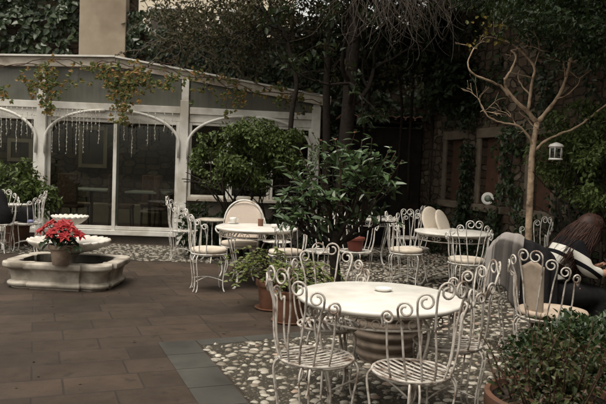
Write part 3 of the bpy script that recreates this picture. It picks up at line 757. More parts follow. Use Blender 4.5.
# low dark plants under it
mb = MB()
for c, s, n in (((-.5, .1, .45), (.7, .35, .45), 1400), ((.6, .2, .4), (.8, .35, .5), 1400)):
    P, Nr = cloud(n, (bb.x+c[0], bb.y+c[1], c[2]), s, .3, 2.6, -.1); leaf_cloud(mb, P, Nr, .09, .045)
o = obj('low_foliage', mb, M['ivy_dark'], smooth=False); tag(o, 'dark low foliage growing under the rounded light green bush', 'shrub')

# ------------------------------------------------------------------ terracotta pots near shrub
P1 = onz(272, 309); P2 = onz(290, 322)
pota = make_pot('potted_plant', 'left terracotta pot with trailing light green stems', 'potted plant', (P1.x, P1.y+.02, 0), .125, .165, .31, M['terra'], .015, group='terracotta pots by the shrub')
potb = make_pot('potted_plant', 'right terracotta pot close behind the nearest left chair', 'potted plant', (P2.x, P2.y+.02, 0), .13, .165, .31, M['terra'], .015, group='terracotta pots by the shrub')
for pot, ox, sd2 in ((pota, -.12, 1), (potb, .1, 2)):
    rr = random.Random(sd2); mb = MB(); ml = MB()
    obj('saucer', MB().lathe([(.0001, 0), (.165, 0), (.185, .02), (.18, .024), (.14, .008), (.133, .0075)], seg=32), M['terra'], pot)
    for k in range(24):
        th = rr.uniform(0, 6.28); ou = rr.uniform(.1, .34); h = rr.uniform(.06, .33)
        pts = crom([(.05*math.cos(th), .05*math.sin(th), .28), (ou*.5*math.cos(th)+ox*.3, ou*.5*math.sin(th), .30+h), (ou*math.cos(th)+ox, ou*math.sin(th), .28+h*.9), ((ou+.08)*math.cos(th)+ox*1.3, (ou+.08)*math.sin(th), .24+h*.6)], 5)
        mb.tube(pts, .0035, 5)
        for q in pts[4:]:
            for _ in range(2):
                f = rr.uniform(0, 6.28); d = (math.cos(f), math.sin(f), rr.uniform(-.3, .5)); l = rr.uniform(.035, .065); ml.leaves([q], [d], [(rr.gauss(0, .3), -.4, 1)], l, l*.6, .2, .2)
    obj('stem', mb, M['twig_brown'], pot); obj('foliage', ml, M['potleaf'], pot, smooth=False)
# ribbed urn
U = onz(383, 352); make_pot('terracotta_urn', 'big dark ribbed terracotta urn beneath the nearest round table', 'urn', (U.x-.02, U.y-.22, 0), .19, .275, .50, M['terra_dark'], .03, ribs=5)
# dark red pot on chair T
make_pot('flower_pot', 'dark red flower pot resting on a far white chair', 'flower pot', (cT.x, cT.y, .448), .085, .11, .17, M['wood_red'], .012)

# ------------------------------------------------------------------ bottom right planter + hedge
PB = aty(552, 402, 3.25); t = make_pot('planter', 'large terracotta planter of bare brown stems at the bottom right corner', 'planter', (PB.x, PB.y, 0), .23, .30, .42, M['terra_old'], .02)
rr = random.Random(8); mb = MB(); ml = MB()
for k in range(48):
    th = rr.uniform(0, 6.28); r0 = rr.uniform(0, .24); ou = rr.uniform(.02, .16); h = rr.uniform(.14, .37)
    if math.cos(th) < -.4 and r0 > .12: h *= .8
    a = Vector((r0*math.cos(th), r0*math.sin(th), .41)); b = a+Vector((ou*math.cos(th), ou*math.sin(th), h))
    pts = crom([a, a.lerp(b, .5)+Vector((rr.gauss(0, .02), rr.gauss(0, .02), .02)), b], 6); mb.tube(pts, np.linspace(.0042, .002, len(pts)), 5)
    for q in pts[3:]:
        for _ in range(2):
            if rr.random() < .5:
                f = rr.uniform(0, 6.28); l = rr.uniform(.013, .030); ml.leaves([q], [(math.cos(f), math.sin(f), rr.uniform(-.2, .8))], [(rr.gauss(0, .3), -.4, 1)], l, l*.6, .2, .1)
P, Nr = cloud(900, (0, 0, .43), (.25, .25, .08), .1, 6, -.3); leaf_cloud(ml, P, Nr, .035, .02); P, Nr = cloud(850, (.05, .05, .57), (.24, .22, .13), .1, 6, -.12); leaf_cloud(ml, P, Nr, .036, .021)
for (gx, gy) in ((491, 352), (498, 357), (506, 362), (489, 366), (500, 348)):
    p = aty(gx, gy, 3.15)-PB; P = np.tile(np.array(p), (5, 1))+rng.normal(0, .012, (5, 3)); ml.leaves(P, rng.normal(0, 1, (5, 3)), np.tile([0, -.6, 1.], (5, 1)), .034, .022, .2, .1); mb.tube(crom([(-.2, 0, .40), tuple(Vector((-.24, 0, .46)).lerp(p, .4)), tuple(p)], 5), .002, 5)
obj('stem', mb, M['twig_brown'], t); obj('foliage', ml, leafmat('sparse planter leaf', [(.022, .034, .012), (.035, .05, .017), (.075, .08, .028), (.028, .04, .014), (.085, .04, .026), (.022, .03, .011)]), t, smooth=False)
HB = aty(580, 370, 3.95); t = thing('hedge_shrub', 'dense dark green shrub behind the brown stemmed planter', 'shrub', (HB.x, HB.y, -.05))
mb = MB(); ends = []
for k in range(9):
    th = k*.7; limb(mb, (.1*math.cos(th), .1*math.sin(th), 0), (math.cos(th)*.5, math.sin(th)*.5, 1), .26, .012, 2, rr, .3, .1, ends)
obj('branch', mb, M['bark_dark'], t); mb = MB()
for c, s, n in (((.0, 0, .36), (.42, .42, .34), 3400), ((.42, .1, .42), (.42, .42, .36), 2600), ((-.12, .1, .42), (.26, .3, .22), 900), ((.35, -.45, .38), (.35, .4, .34), 2600), ((.1, .25, .48), (.3, .3, .2), 800)):
    P, Nr = cloud(n, c, s, .45, 5, -.15); leaf_cloud(mb, P, Nr, .040, .025, .9, -.1, .2, .2, .6)
obj('foliage', mb, M['hedge'], t, smooth=False)

# ------------------------------------------------------------------ glasshouse
g1 = aty(42, 150, 12.0); g2 = aty(184, 150, 12.15); g3 = aty(315, 150, 12.5)
A = Vector((g1.x, 12.0, 0)); B = Vector((g2.x, 12.15, 0)); C = Vector((g3.x, 12.5, 0)); Z0 = Vector((A.x-2.5, 11.85, 0))
gh = thing('glasshouse', 'white framed glasshouse dining room with arched brackets and sliding doors', 'glasshouse', (0, 0, 0))
HZ = 2.40
for pnt, w in ((Z0, .16), (A, .16), (B, .15), (C, .16)):
    obj('post', MB().box((pnt.x, pnt.y, 1.29), (w, .14, 2.58)), M['frame'], gh, False, .008)
def zt(p):                                      # underside of roof fascia along the front
    rx = aty(117, 60, 12.1).x
    return 3.08+(p.x-rx)*.03 if p.x < rx else 3.10-(p.x-rx)*.135
for i, (p, q) in enumerate(((Z0, A), (A, B), (B, C))):
    p2, q2 = p.copy(), q.copy()
    d = (q2-p2).normalized(); sgn = Vector((d.y, -d.x, 0))
    a = p2+d*.082; b = q2-d*.08
    obj('header', MB().beam((a.x, a.y, HZ), (b.x, b.y, HZ-.0), .11, .12), M['frame'], gh, False, .006)
    obj('header', MB().beam((a.x, a.y+.01, HZ-.132), (b.x, b.y+.01, HZ-.132), .07, .14), M['frame'], gh, False, .004)
    if i < 2:
        obj('sill', MB().beam((a.x, a.y, .185), (b.x, b.y, .185), .12, .085), M['frame'], gh, False, .006)
        mb = MB().beam((a.x, a.y+.03, .068), (b.x, b.y+.03, .068), .06, .15); obj('base_wall', mb, M['plaster_dark'], gh, False)  # dark strip standing in for the shaded recess below the sill
    else:
        obj('base_wall', MB().beam((a.x, a.y, .40), (b.x, b.y, .40), .12, .8), M['plaster_dark'], gh, False)
        obj('sill', MB().beam((a.x, a.y-.02, .83), (b.x, b.y-.02, .83), .20, .055), M['oldfascia'], gh, False, .005)
    zlo = .228 if i < 2 else .86
    # gable panel (dusty glass) follows roof slope
    rx = aty(117, 60, 12.1).x
    xs = [a.x]+([rx] if a.x < rx < b.x else [])+[b.x]
    mb = MB(); low = []; hi = []
    for x in xs:
        u = (x-a.x)/(b.x-a.x); y = a.y+(b.y-a.y)*u; low.append((x, y, HZ+.06)); hi.append((x, y, zt(Vector((x, 0, 0)))))
    V = [(x, y-.008, z) for x, y, z in low+hi[::-1]]+[(x, y+.008, z) for x, y, z in low+hi[::-1]]; k = len(low)*2
    mb.add(V, [list(range(k)), list(range(2*k-1, k-1, -1))]+[[j, k+j, k+(j+1) % k, (j+1) % k] for j in range(k)]); obj('gable_glass', mb, M['frost'], gh, False)
    for x, y, z in ((q.x, q.y, 0),):
        zz = zt(q); obj('gable_post', MB().box((q.x, q.y, (2.585+zz)/2), (.13, .09, zz-2.58)), M['frame'], gh, False, .005)
    # sliding frames and panes
    if i < 2:
        for u0, u1, off in ((0, .54, .03), (.50, 1, -.012)):
            s0 = a.lerp(b, u0); s1 = a.lerp(b, u1); yo = Vector((0, off, 0)); fz = (zlo+HZ-.21)/2; fh = HZ-.205-zlo
            fr = MB()
            for s_, k2 in ((s0, 1), (s1, -1)):
                c = s_+d*(.032*k2)+yo; fr.box((c.x, c.y, fz), (.062, .036, fh))
            for z in (zlo+.04, HZ-.235): fr.beam(s0+d*.064+yo+Vector((0, 0, z)), s1-d*.064+yo+Vector((0, 0, z)), .034, .062)
            dr = obj('sliding_door', fr, M['frame'], gh, False, .004)
            q0 = s0+d*.064+yo; q1 = s1-d*.064+yo
            obj('pane', MB().beam((q0.x, q0.y, fz), (q1.x, q1.y, fz), .008, fh-.19), M['glass'], dr, False)
    else:
        for u0, u1 in ((0, .33), (.335, .665), (.67, 1)):
            s0 = a.lerp(b, u0); s1 = a.lerp(b, u1); fz = (zlo+HZ-.21)/2; fh = HZ-.205-zlo; fr = MB()
            for s_, k2 in ((s0, 1), (s1, -1)):
                c = s_+d*(.025*k2); fr.box((c.x, c.y, fz), (.05, .036, fh))
            for z in (zlo+.025, HZ-.23, 1.5): fr.beam(s0+d*.052+Vector((0, 0, z)), s1-d*.052+Vector((0, 0, z)), .034, .045)
            wn = obj('window', fr, M['frame'], gh, False, .004); q0 = s0+d*.05; q1 = s1-d*.05
            obj('pane', MB().beam((q0.x, q0.y+.004, fz), (q1.x, q1.y+.004, fz), .008, fh-.1), M['glass'], wn, False)
    # arched brackets in front
    for s_, k2 in ((p, 1), (q, -1)):
        c = s_+d*(.08*k2); rad = .62
        pts = [c+Vector((0, -.09, 1.55))]+[c+d*(k2*1.02*(1-math.cos(x)))+Vector((0, -.09, 1.80+.535*math.sin(x))) for x in np.linspace(0, math.pi/2, 20)]
        obj('arch_bracket', MB().tube(pts, .026, 8), M['frame'], gh)
# roof fascia + roof
rx = aty(117, 60, 12.1).x; Rg = Vector((rx, 12.08, zt(Vector((rx-.01, 0, 0)))))
def fp(p, dz): return Vector((p.x, p.y-.07, zt(p)+dz))
zl = Vector((Z0.x-.3, 11.84, 0)); cr = Vector((C.x+.25, 12.53, 0)); rr_ = Vector((rx, 12.09, 0))
obj('fascia', MB().beam(fp(zl, .08), fp(rr_, .08), .06, .16).beam(fp(rr_, .08)+Vector((.004, 0, 0)), fp(cr, .08), .06, .15), M['oldfascia'], gh, False, .004)
obj('gutter_edge', MB().beam(fp(zl, .18)+Vector((0, -.03, 0)), fp(rr_, .18)+Vector((0, -.03, 0)), .10, .03).beam(fp(rr_, .173)+Vector((.004, -.03, 0)), fp(cr, .173)+Vector((0, -.03, 0)), .10, .03), M['frame'], gh, False, .003)
mb = MB(); dep = 3.2
for p, q in ((zl, rr_), (rr_, cr)):
    V = [fp(p, .165), fp(q, .165), fp(q, .165)+Vector((0, dep, .1)), fp(p, .165)+Vector((0, dep, .1))]; V2 = [v_+Vector((0, .0, -.03)) for v_ in V]
    mb.addq([tuple(v_+Vector((0, .05, 0))) for v_ in V+V2], [(0, 1, 2, 3), (7, 6, 5, 4), (0, 4, 5, 1), (1, 5, 6, 2), (2, 6, 7, 3), (3, 7, 4, 0)])
obj('roof', mb, M['roofglass'], gh, False)
# interior
iw = MB().box(((Z0.x+C.x)/2, 15.0, 1.5), (C.x-Z0.x+.3, .2, 3.0)); obj('back_wall', iw, M['stone_in'], gh, False)
obj('floor_slab', MB().box(((Z0.x+C.x)/2, 13.7, .07), (C.x-Z0.x-.2, 2.4, .12)), M['wood_dark'], gh, False)
p = aty(138, 214, 14.8); o = obj('bench', MB().box((p.x-.1, 14.65, .33), (2.9, .4, .4)), M['stucco'], smooth=False, bevel=.01); tag(o, 'low cream built bench along the rear wall inside the glasshouse', 'bench')
# pictures / niches inside
for (px, py, w, h, mt, lb) in ((93, 147, .62, .9, 'stucco', 'tall cream framed alcove panel on the wall inside the glasshouse'), (20, 150, .55, .5, 'stucco', 'small cream framed picture left inside the glasshouse')):
    p = aty(px, py, 14.86); t = thing('wall_picture', lb, 'picture', (p.x, 14.87, p.z))
    mb = MB()
    for sx in (-1, 1): mb.box((sx*(w/2-.04), 0, 0), (.08, .04, h)); mb.box((0, 0, sx*(h/2-.04)), (w-.165, .04, .08))
    obj('frame', mb, M[mt], t, False); obj('canvas', MB().box((0, .008, 0), (w-.17, .015, h-.17)), M['plaster_dark'], t, False)
# interior tables and chairs
def in_table(x, y, lb):
    t = thing('dining_table', lb, 'table', (x, y, .13))
    obj('tabletop', MB().box((0, 0, .745), (.8, .7, .035)), M['marble'], t, False, .008); obj('leg', MB().lathe([(.0001, 0), (.2, 0), (.2, .02), (.03, .05), (.03, .72), (.1, .727), (.0001, .7274)], seg=20), M['wood_dark'], t)
tapestry = mottled('brown patterned upholstery', (.09, .05, .04), (.28, .17, .13), 22, .85, .2, .003, .2)
def in_chair(x, y, rz, lb):
    t = thing('dining_chair', lb, 'chair', (x, y, .13), rz, 'upholstered dining chairs inside the glasshouse')
    obj('seat', MB().box((0, 0, .45), (.44, .44, .07)), tapestry, t, False, .02)
    obj('backrest', MB().box((0, .21, .78), (.42, .05, .56)), tapestry, t, False, .02)
    for sx in (-.19, .19):
        for sy in (-.19, .19): obj('leg', MB().beam((sx, sy, .41), (sx*1.05, sy*1.1, 0), .035, .035) if False else MB().tube([(sx, sy, .414), (sx*1.05, sy*1.1, 0)], [.02, .014], 6), M['wood_dark'], t)
for i, (px, Y) in enumerate(((55, 13.3), (92, 13.5), (150, 13.2))):
    in_table(aty(px, 190, Y).x, Y, ('dining table seen through the glass left of the fountain bowl', 'dining table behind the middle stile of the sliding doors', 'dining table inside the right hand glass door')[i])
for i, (px, Y, rz) in enumerate(((74, 13.0, 2.9), (152, 13.9, .2), (122, 13.2, 1.7), (38, 13.9, .1), (168, 13.0, 2.0))):
    in_chair(aty(px, 190, Y).x, Y, rz, ('brown upholstered chair inside the glass above the poinsettia', 'brown upholstered chair far inside the right hand glass door', 'dark chair seen edge on just right of the middle stile', 'dark chair inside behind the left post', 'dark chair inside beside the right post')[i])
# string lights
bulb = mottled('clear bulbs', (.42, .39, .32), (.55, .52, .44), 20, .3, 0)
bulb0 = [None]
def lights(px0, px1, n, lb, sd2, zt_=2.33):
    rr = random.Random(sd2); t = thing('string_light', lb, 'string light', (0, 0, 0), group='hanging icicle light curtains')
    for k in range(n):
        px = px0+(px1-px0)*(k+.5)/n+rr.uniform(-1, 1); p = aty(px, 110, 11.87); L_ = rr.uniform(.25, .8)
        wp = [Vector((p.x+rr.gauss(0, .006), 11.87, zt_-L_*u)) for u in np.linspace(0, 1, 8)]
        s_ = obj('strand', MB().tube(wp, .0035, 4), M['frame'], t)
        z = zt_-.03
        while z > zt_-L_:
            if bulb0[0] is None: bulb0[0] = obj('bulb', MB().lathe([(.0001, -.013), (.007, -.006), (.008, .004), (.004, .011), (.0001, .013)], (0, 0, 0), 6), bulb, s_); bo = bulb0[0]
            else: bo = bulb0[0].copy(); COL.objects.link(bo); bo.parent = s_
            bo.location = (p.x+rr.uniform(-.012, .012), 11.865, z); z -= rr.uniform(.05, .09)
lights(0, 34, 7, 'icicle lights hanging left of the first glasshouse post', 1)
lights(50, 102, 13, 'icicle lights hanging over the left sliding door', 2)
lights(112, 176, 8, 'icicle lights hanging over the right sliding door', 3, 2.33)
# autumn vine on the fascia
t = thing('climbing_vine', 'autumn coloured vine trailing over the glasshouse fascia', 'vine', (0, 0, 0)); rr = random.Random(21)
mbv = MB(); ml = MB()
for a_, b_ in (((-40, 66), (60, 60)), ((50, 60), (120, 66)), ((95, 63), (170, 66)), ((160, 64), (240, 84)), ((230, 80), (320, 98))):
    p = aty(*a_, 11.82); q = aty(*b_, 11.86 if b_[0] < 200 else 12.15)
    for w in range(2): mbv.tube([p.lerp(q, u)+Vector((0, rr.gauss(0, .02), .05*math.sin(u*9+w*2)-.06*w+rr.gauss(0, .02))) for u in np.linspace(0, 1, 12)], .008, 5)
def vine_leaves(px, py, spx, spy, n, L0=.082):
    spx *= 1.2; spy *= 1.15
    for _ in range(int(n*1.25)):
        x = rr.gauss(px, spx); y = rr.gauss(py, spy); p = aty(x, y, (11.72 if x < 200 else 12.05)-rr.random()*.12)
        f = rr.uniform(0, 6.28); l = L0*rr.uniform(.55, 1.15)
        for dd in (-.9, 0, .9): # lobed leaf
            ml.leaves([tuple(p)], [(math.cos(f+dd), -.25, math.sin(f+dd)-.3)], [(rr.gauss(0, .3), -1, .4)], l*(1 if dd == 0 else .75), l*.55, .12, .2)
for a_ in ((42, 76, 7, 8, 60), (33, 82, 7, 5, 16), (47, 94, 4, 8, 36), (50, 105, 3, 5, 14), (62, 86, 3, 5, 7), (78, 80, 4, 4, 7), (100, 68, 7, 3, 22), (104, 77, 6, 4, 18), (118, 82, 7, 8, 60), (121, 100, 5, 9, 48), (135, 76, 7, 6, 36), (148, 78, 8, 6, 32), (132, 92, 7, 8, 34), (120, 117, 4, 5, 12), (4, 92, 5, 4, 12), (168, 84, 8, 5, 22), (190, 76, 14, 4, 20), (212, 88, 10, 6, 18), (235, 96, 10, 8, 22), (262, 92, 14, 5, 26), (228, 108, 4, 8, 10), (300, 98, 12, 5, 16)):
    vine_leaves(*a_)
for (px, y0, y1) in ((46, 66, 112), (50, 66, 103), (120, 66, 120), (124, 66, 108), (78, 66, 82), (150, 68, 90), (228, 80, 115)):
    Y = 11.75 if px < 200 else 12.05
    mbv.tube([aty(px+rr.gauss(0, 1.2), y0+(y1-y0)*u, Y) for u in np.linspace(0, 1, 8)], .004, 5)
obj('stem', mbv, M['twig_brown'], t); obj('foliage', ml, M['autumn'], t, smooth=False)

# ------------------------------------------------------------------ back wall and building
YB = 15.6
bw = thing('ivy_wall', 'high old stone wall smothered in dark ivy behind the glasshouse', 'wall', (0, 0, 0))
obj('masonry', MB().box((-4.2, YB+.25, 2.2), (13.0, .4, 4.4)), M['stone'], bw, False)
obj('masonry', MB().box((-7.2, YB+.25, 5.0), (6.4, .4, 1.195)), M['stone'], bw, False)
obj('masonry', MB().box((7.8, YB+.25, 2.6), (10.95, .4, 5.2)), M['stone'], bw, False)
pl = aty(80, 30, YB-.2); pr_ = aty(126.5, 30, YB-.2)
o = obj('stucco_pier', MB().box(((pl.x+pr_.x)/2, YB-.12, 3.4), (pr_.x-pl.x, .3, 6.8)), M['stucco'], smooth=False, bevel=.015); tag(o, 'plain beige stucco pier rising between two masses of ivy', 'pier')
def wall_ivy(px0, px1, py0, py1, Y, dens, L0, th=.22, skip=None, thr=-.25):
    a = aty(px0, py0, Y); b = aty(px1, py1, Y); n = int(abs((b.x-a.x)*(a.z-b.z))*dens)
    P = np.stack([rng.uniform(min(a.x, b.x), max(a.x, b.x), n), np.zeros(n), rng.uniform(min(a.z, b.z), max(a.z, b.z), n)], 1)
    keep = []; 
    for i in range(n):
        q = mnoise.noise(Vector((P[i, 0]*1.7, 3, P[i, 2]*1.7))); P[i, 1] = Y-th*(.5+q)-rng.random()*.12
        if mnoise.noise(Vector((P[i, 0]*3.1, 9, P[i, 2]*3.1))) > thr: keep.append(i)
    P = P[keep]; n = len(P); D = np.stack([rng.normal(0, .7, n), rng.uniform(-.6, 0, n), rng.uniform(-1.3, .1, n)], 1); N = np.stack([rng.normal(0, .45, n), np.full(n, -1.), rng.uniform(-.1, .9, n)], 1)
    mb = MB(); s = rng.uniform(.55, 1.2, n); mb.leaves(P, D, N, L0*s, L0*.8*s, .15, .2); return mb
iv1 = wall_ivy(-60, 79, -40, 75, YB, 330, .15); obj('ivy', iv1, M['ivy'], bw, smooth=False)
iv2 = wall_ivy(128, 330, 10, 95, YB, 330, .14); obj('ivy', iv2, M['ivy'], bw, smooth=False)
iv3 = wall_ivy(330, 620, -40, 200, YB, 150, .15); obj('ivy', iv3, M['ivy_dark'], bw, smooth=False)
# house seen above the wall
hb = thing('house', 'pale stucco house glimpsed above the ivy wall through branches', 'house', (0, 0, 0))
obj('wall', MB().box((-6.5, 22, 4.5), (12, .6, 9)), M['stucco_far'], hb, False)
for x in (-4.6, -2.4, -8):
    w = obj('window', MB().box((x, 21.69, 5.6), (1.0, .04, 1.5)), M['frame'], hb, False); obj('pane', MB().box((x, 21.655, 5.6), (.84, .02, 1.34)), M['plaster_dark'], w, False)
# stucco upper strip over ivy at x150-200
# ------------------------------------------------------------------ right stone wall with windows
def wy(q): return 5.854/(q+.267)
def wp_(Y): return Vector((5.854-.267*Y, Y, 0))
wd = Vector((.267, -1, 0)).normalized(); wn = Vector((-wd.y, wd.x, 0)); 
if wn.x > 0: wn = -wn      # towards courtyard (-X)
rw = thing('stone_wall', 'dark rubble stone wall with two deep window openings on the right', 'wall', wp_(13.4), math.atan2(wd.y, wd.x))
# local: +x along wall toward camera, local y: which side? compute so courtyard side
side = 1 if Vector((-wd.y, wd.x, 0)).dot(wn) > 0 else -1
def s_of(Y): return (wp_(Y)-wp_(13.4)).length
wins = [(s_of(12.30), s_of(11.70)), (s_of(11.13), s_of(10.55)), (s_of(9.75), s_of(9.25))]; z0w, z1w = .99, 2.06
TH = .40; LW = s_of(-5.5)  # wall extended unseen past the viewpoint to cut low sky light
def wbox(mb, s0, s1, z0, z1, y0=0.0, y1=TH):
    ya, yb = -side*y0, -side*y1; return mb.box(((s0+s1)/2, (ya+yb)/2, (z0+z1)/2), (s1-s0, abs(yb-ya), z1-z0))
mb = MB(); wbox(mb, -.0, LW, 0, z0w); wbox(mb, 0, LW, z1w, 5.0)
xs = [0]+[v_ for w_ in wins for v_ in w_]+[LW]
for i in range(0, len(xs), 2): wbox(mb, xs[i], xs[i+1], z0w, z1w)
obj('masonry', mb, M['stone'], rw, False)
for i, (a, b) in enumerate(wins):
    fr = MB(); wbox(fr, a-.12, a-.0, z0w-.0, z1w+.0, -.035, .10); wbox(fr, b+.0, b+.12, z0w, z1w, -.035, .10); wbox(fr, a-.14, b+.14, z1w+.002, z1w+.16, -.04, .10); wbox(fr, a-.16, b+.16, z0w-.12, z0w-.002, -.07, .30)
    w = obj('window_surround', fr, M['stone_block'], rw, False, .01)
    sh = MB(); wbox(sh, a+.004, a+(b-a)*.58, z0w+.002, z1w-.002, .10, .14); obj('shutter', sh, M['wood_dark'], w, False)
    sh = MB(); wbox(sh, b-.06, b-.002, z0w+.004, z1w-.004, .03, .255) if False else None
    s2 = MB(); wbox(s2, a+(b-a)*.585, b-.004, z0w+.004, z1w-.004, .105, .135); obj('shutter', s2, M['wood_red'], w, False)
# plate on sill
pc = wp_(10.82)+wn*.03; t = thing('plate', 'decorated ceramic plate propped on the right window sill', 'plate', (pc.x, pc.y, z0w+.10)); t.rotation_euler = (R(82), 0, R(-28))
obj('dish', MB().lathe([(.0001, 0), (.06, 0), (.10, .014), (.098, .018), (.06, .006), (.0001, .005)], seg=36), M['white_plastic'], t)
obj('painted_centre', MB().lathe([(.0001, .0055), (.04, .0062), (.055, .0068), (.0001, .0085)], seg=28), mottled('green glaze', (.08, .14, .12), (.30, .30, .24), 30, .3, 0), t)
def wall2_ivy(s0, s1, z0, z1, dens, L0, mat, lb, thr=-.05, th=.25):
    n = int((s1-s0)*(z1-z0)*dens); s_ = rng.uniform(s0, s1, n); z = rng.uniform(z0, z1, n); P = []; 
    for i in range(n):
        if mnoise.noise(Vector((s_[i]*1.6, 5, z[i]*1.6))) < thr: continue
        if any(a-.05 < s_[i] < b+.05 and z0w-.02 < z[i] < z1w+.05 for a, b in wins): continue
        q = wp_(13.4)+wd*s_[i]+wn*(.03+th*rng.random()*(.6+mnoise.noise(Vector((s_[i]*2, 1, z[i]*2))))); P.append((q.x, q.y, z[i]))
    P = np.array(P); n = len(P); nn = np.tile(np.array(wn), (n, 1)); D = nn*.3+rng.normal(0, .6, (n, 3)); D[:, 2] -= .6; N = nn+rng.normal(0, .4, (n, 3)); N[:, 2] += .5
    mb = MB(); s = rng.uniform(.55, 1.2, n); mb.leaves(P, D, N, L0*s, L0*.7*s, .15, .2)
    o = obj('wall_ivy', mb, mat, smooth=False); tag(o, lb, 'ivy'); return o
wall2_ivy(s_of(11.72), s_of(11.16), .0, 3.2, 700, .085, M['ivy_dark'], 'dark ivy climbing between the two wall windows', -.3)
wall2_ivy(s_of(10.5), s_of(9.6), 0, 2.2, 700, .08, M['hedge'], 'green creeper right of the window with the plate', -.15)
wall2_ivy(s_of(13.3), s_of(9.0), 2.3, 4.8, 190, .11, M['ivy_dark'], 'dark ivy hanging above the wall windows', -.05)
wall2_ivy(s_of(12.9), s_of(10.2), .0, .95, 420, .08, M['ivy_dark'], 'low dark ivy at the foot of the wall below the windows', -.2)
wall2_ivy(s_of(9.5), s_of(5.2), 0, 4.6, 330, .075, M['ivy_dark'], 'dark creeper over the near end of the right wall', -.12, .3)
# leafy shrub against wall at right
t = thing('wall_shrub', 'feathery green shrub against the right wall behind the lantern', 'shrub', (3.45, 7.9, 0)); rr = random.Random(5)
mb = MB(); ends = []
for k in range(6): limb(mb, (.1*math.cos(k), .2*math.sin(k), 0), (.3*math.cos(k), .5*math.sin(k), 1), .8, .025, 2, rr, .3, .1, ends)
obj('branch', mb, M['bark_dark'], t); mb = MB()
for c, s, n in (((-.05, 0, 1.55), (.5, .9, .42), 3600), ((-.25, .5, 1.75), (.45, .5, .35), 1600), ((.0, -.5, 1.45), (.5, .6, .40), 2200), ((-.2, .3, 2.1), (.35, .6, .3), 1300)):
    P, Nr = cloud(n, c, s, .35, 3, -.06); leaf_cloud(mb, P, Nr, .055, .03)
obj('foliage', mb, M['bushleaf'], t, smooth=False)
cbd = thing('added_building', 'unseen stucco building added behind the viewpoint to block low sky light', 'building', (0, 0, 0))
obj('wall', MB().box((4.0, -6.5, 4.5), (14.0, .5, 9.0)), M['stucco'], cbd, False)  # unseen block added behind the viewpoint, holds back low sky light
for x in (-1.5, 1.5, 4.5, 7.5):
    for z in (1.7, 5.2):
        w = obj('window', MB().box((x, -6.235, z), (1.1, .04, 1.7)), M['frame'], cbd, False); obj('pane', MB().box((x, -6.20, z), (.92, .03, 1.5)), M['black_wall'], w, False)
# ------------------------------------------------------------------ dark shed with tiled roof
sA = aty(345, 150, 13.0); sB = aty(416, 150, 13.0)
sh = thing('tiled_shed', 'low dark lean-to shed with a terracotta tiled eave', 'shed', (0, 0, 0))
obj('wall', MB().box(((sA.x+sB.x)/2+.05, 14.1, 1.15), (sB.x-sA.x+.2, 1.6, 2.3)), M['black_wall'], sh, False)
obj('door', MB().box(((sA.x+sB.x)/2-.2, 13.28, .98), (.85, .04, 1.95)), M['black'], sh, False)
mb = MB(); x = sA.x-.05; tilem = mottled('terracotta roof tiles', (.34, .19, .14), (.52, .31, .23), 5, .85, .4, .006, .2, (.10, .06, .045), 4)
i = 0
while x < sB.x+.1:
    for row in range(4):
        y0 = 12.85+row*.40; z0 = 2.43+row*.015
        V = []; n = 9
        for u in range(2):
            for a in np.linspace(0, math.pi, n):
                rr0 = .105 if u == 0 else .085; V.append((x+.0-rr0*math.cos(a), y0+u*.43, z0+u*.02+rr0*.75*math.sin(a)))
            for a in np.linspace(math.pi, 0, n):
                rr0 = .09 if u == 0 else .07; V.append((x-rr0*math.cos(a), y0+u*.43, z0+u*.02+rr0*.75*math.sin(a)))
        m_ = 2*n; fq = [(j, (j+1) % m_, m_+(j+1) % m_, m_+j) for j in range(m_)]; base = mb.n; mb.addq(V, fq); mb.f.append(np.arange(m_)[::-1]+base); mb.f.append(np.arange(m_)+base+m_)
    x += .178; i += 1
obj('eave_board', MB().beam((sA.x-.1, 13.6, 2.395), (sB.x+.1, 13.6, 2.395), 1.25, .03), M['black_wall'], sh, False)
obj('roof', mb, tilem, sh, autosmooth=True)

# ------------------------------------------------------------------ trees
def simple_tree(name, label, base, pts, r0, r1, twigs, crown, leafm, Lf, branchm=None, seed=1, group=None):
    rr = random.Random(seed); t = thing(name, label, 'tree', base, group=group)
    b = Vector(base); mb = MB(); P = crom([Vector(p)-b for p in pts], 5); mb.tube(P, np.linspace(r0, r1, len(P)), 10); ends = []
    for k in range(twigs):
        q = P[int(len(P)*rr.uniform(.55, .98))]; th = rr.uniform(0, 6.28); limb(mb, q, (math.cos(th), math.sin(th), .5), rr.uniform(.5, 1.0), r1*.5, 3, rr, .45, .02, ends, (2, 3), .66, 6)
    obj('trunk', mb, branchm or M['bark_dark'], t); mb = MB()
    for c, s, n in crown:
        cc = Vector(c)-b; P_, Nr = cloud(n, tuple(cc), s, .15, 1.8, -.02); leaf_cloud(mb, P_, Nr, Lf, Lf*.55)
    for e, dd, pp_ in ends:
        k = 10; Pp = np.array([tuple(pp_[rr.randint(1, 6)]) for _ in range(k)])+rng.normal(0, .04, (k, 3)); leaf_cloud(mb, Pp, rng.normal(0, 1, (k, 3)), Lf, Lf*.55)
    obj('crown', mb, leafm, t, smooth=False); return t
x1 = aty(326, 150, 11.3).x; x2 = aty(345, 150, 10.8).x; x3 = aty(289, 115, 11.2).x
simple_tree('shade_tree', 'slim dark tree trunk just right of the glasshouse corner', (x1, 11.3, 0), [(x1, 11.3, 0), (x1+.02, 11.3, 1.5), (x1-.03, 11.3, 3), (x1+.05, 11.4, 5)], .085, .05, 7, [((x1-.3, 11.6, 5.3), (1.5, 1.5, .8), 2600)], M['brownleaf'], .09, seed=2)
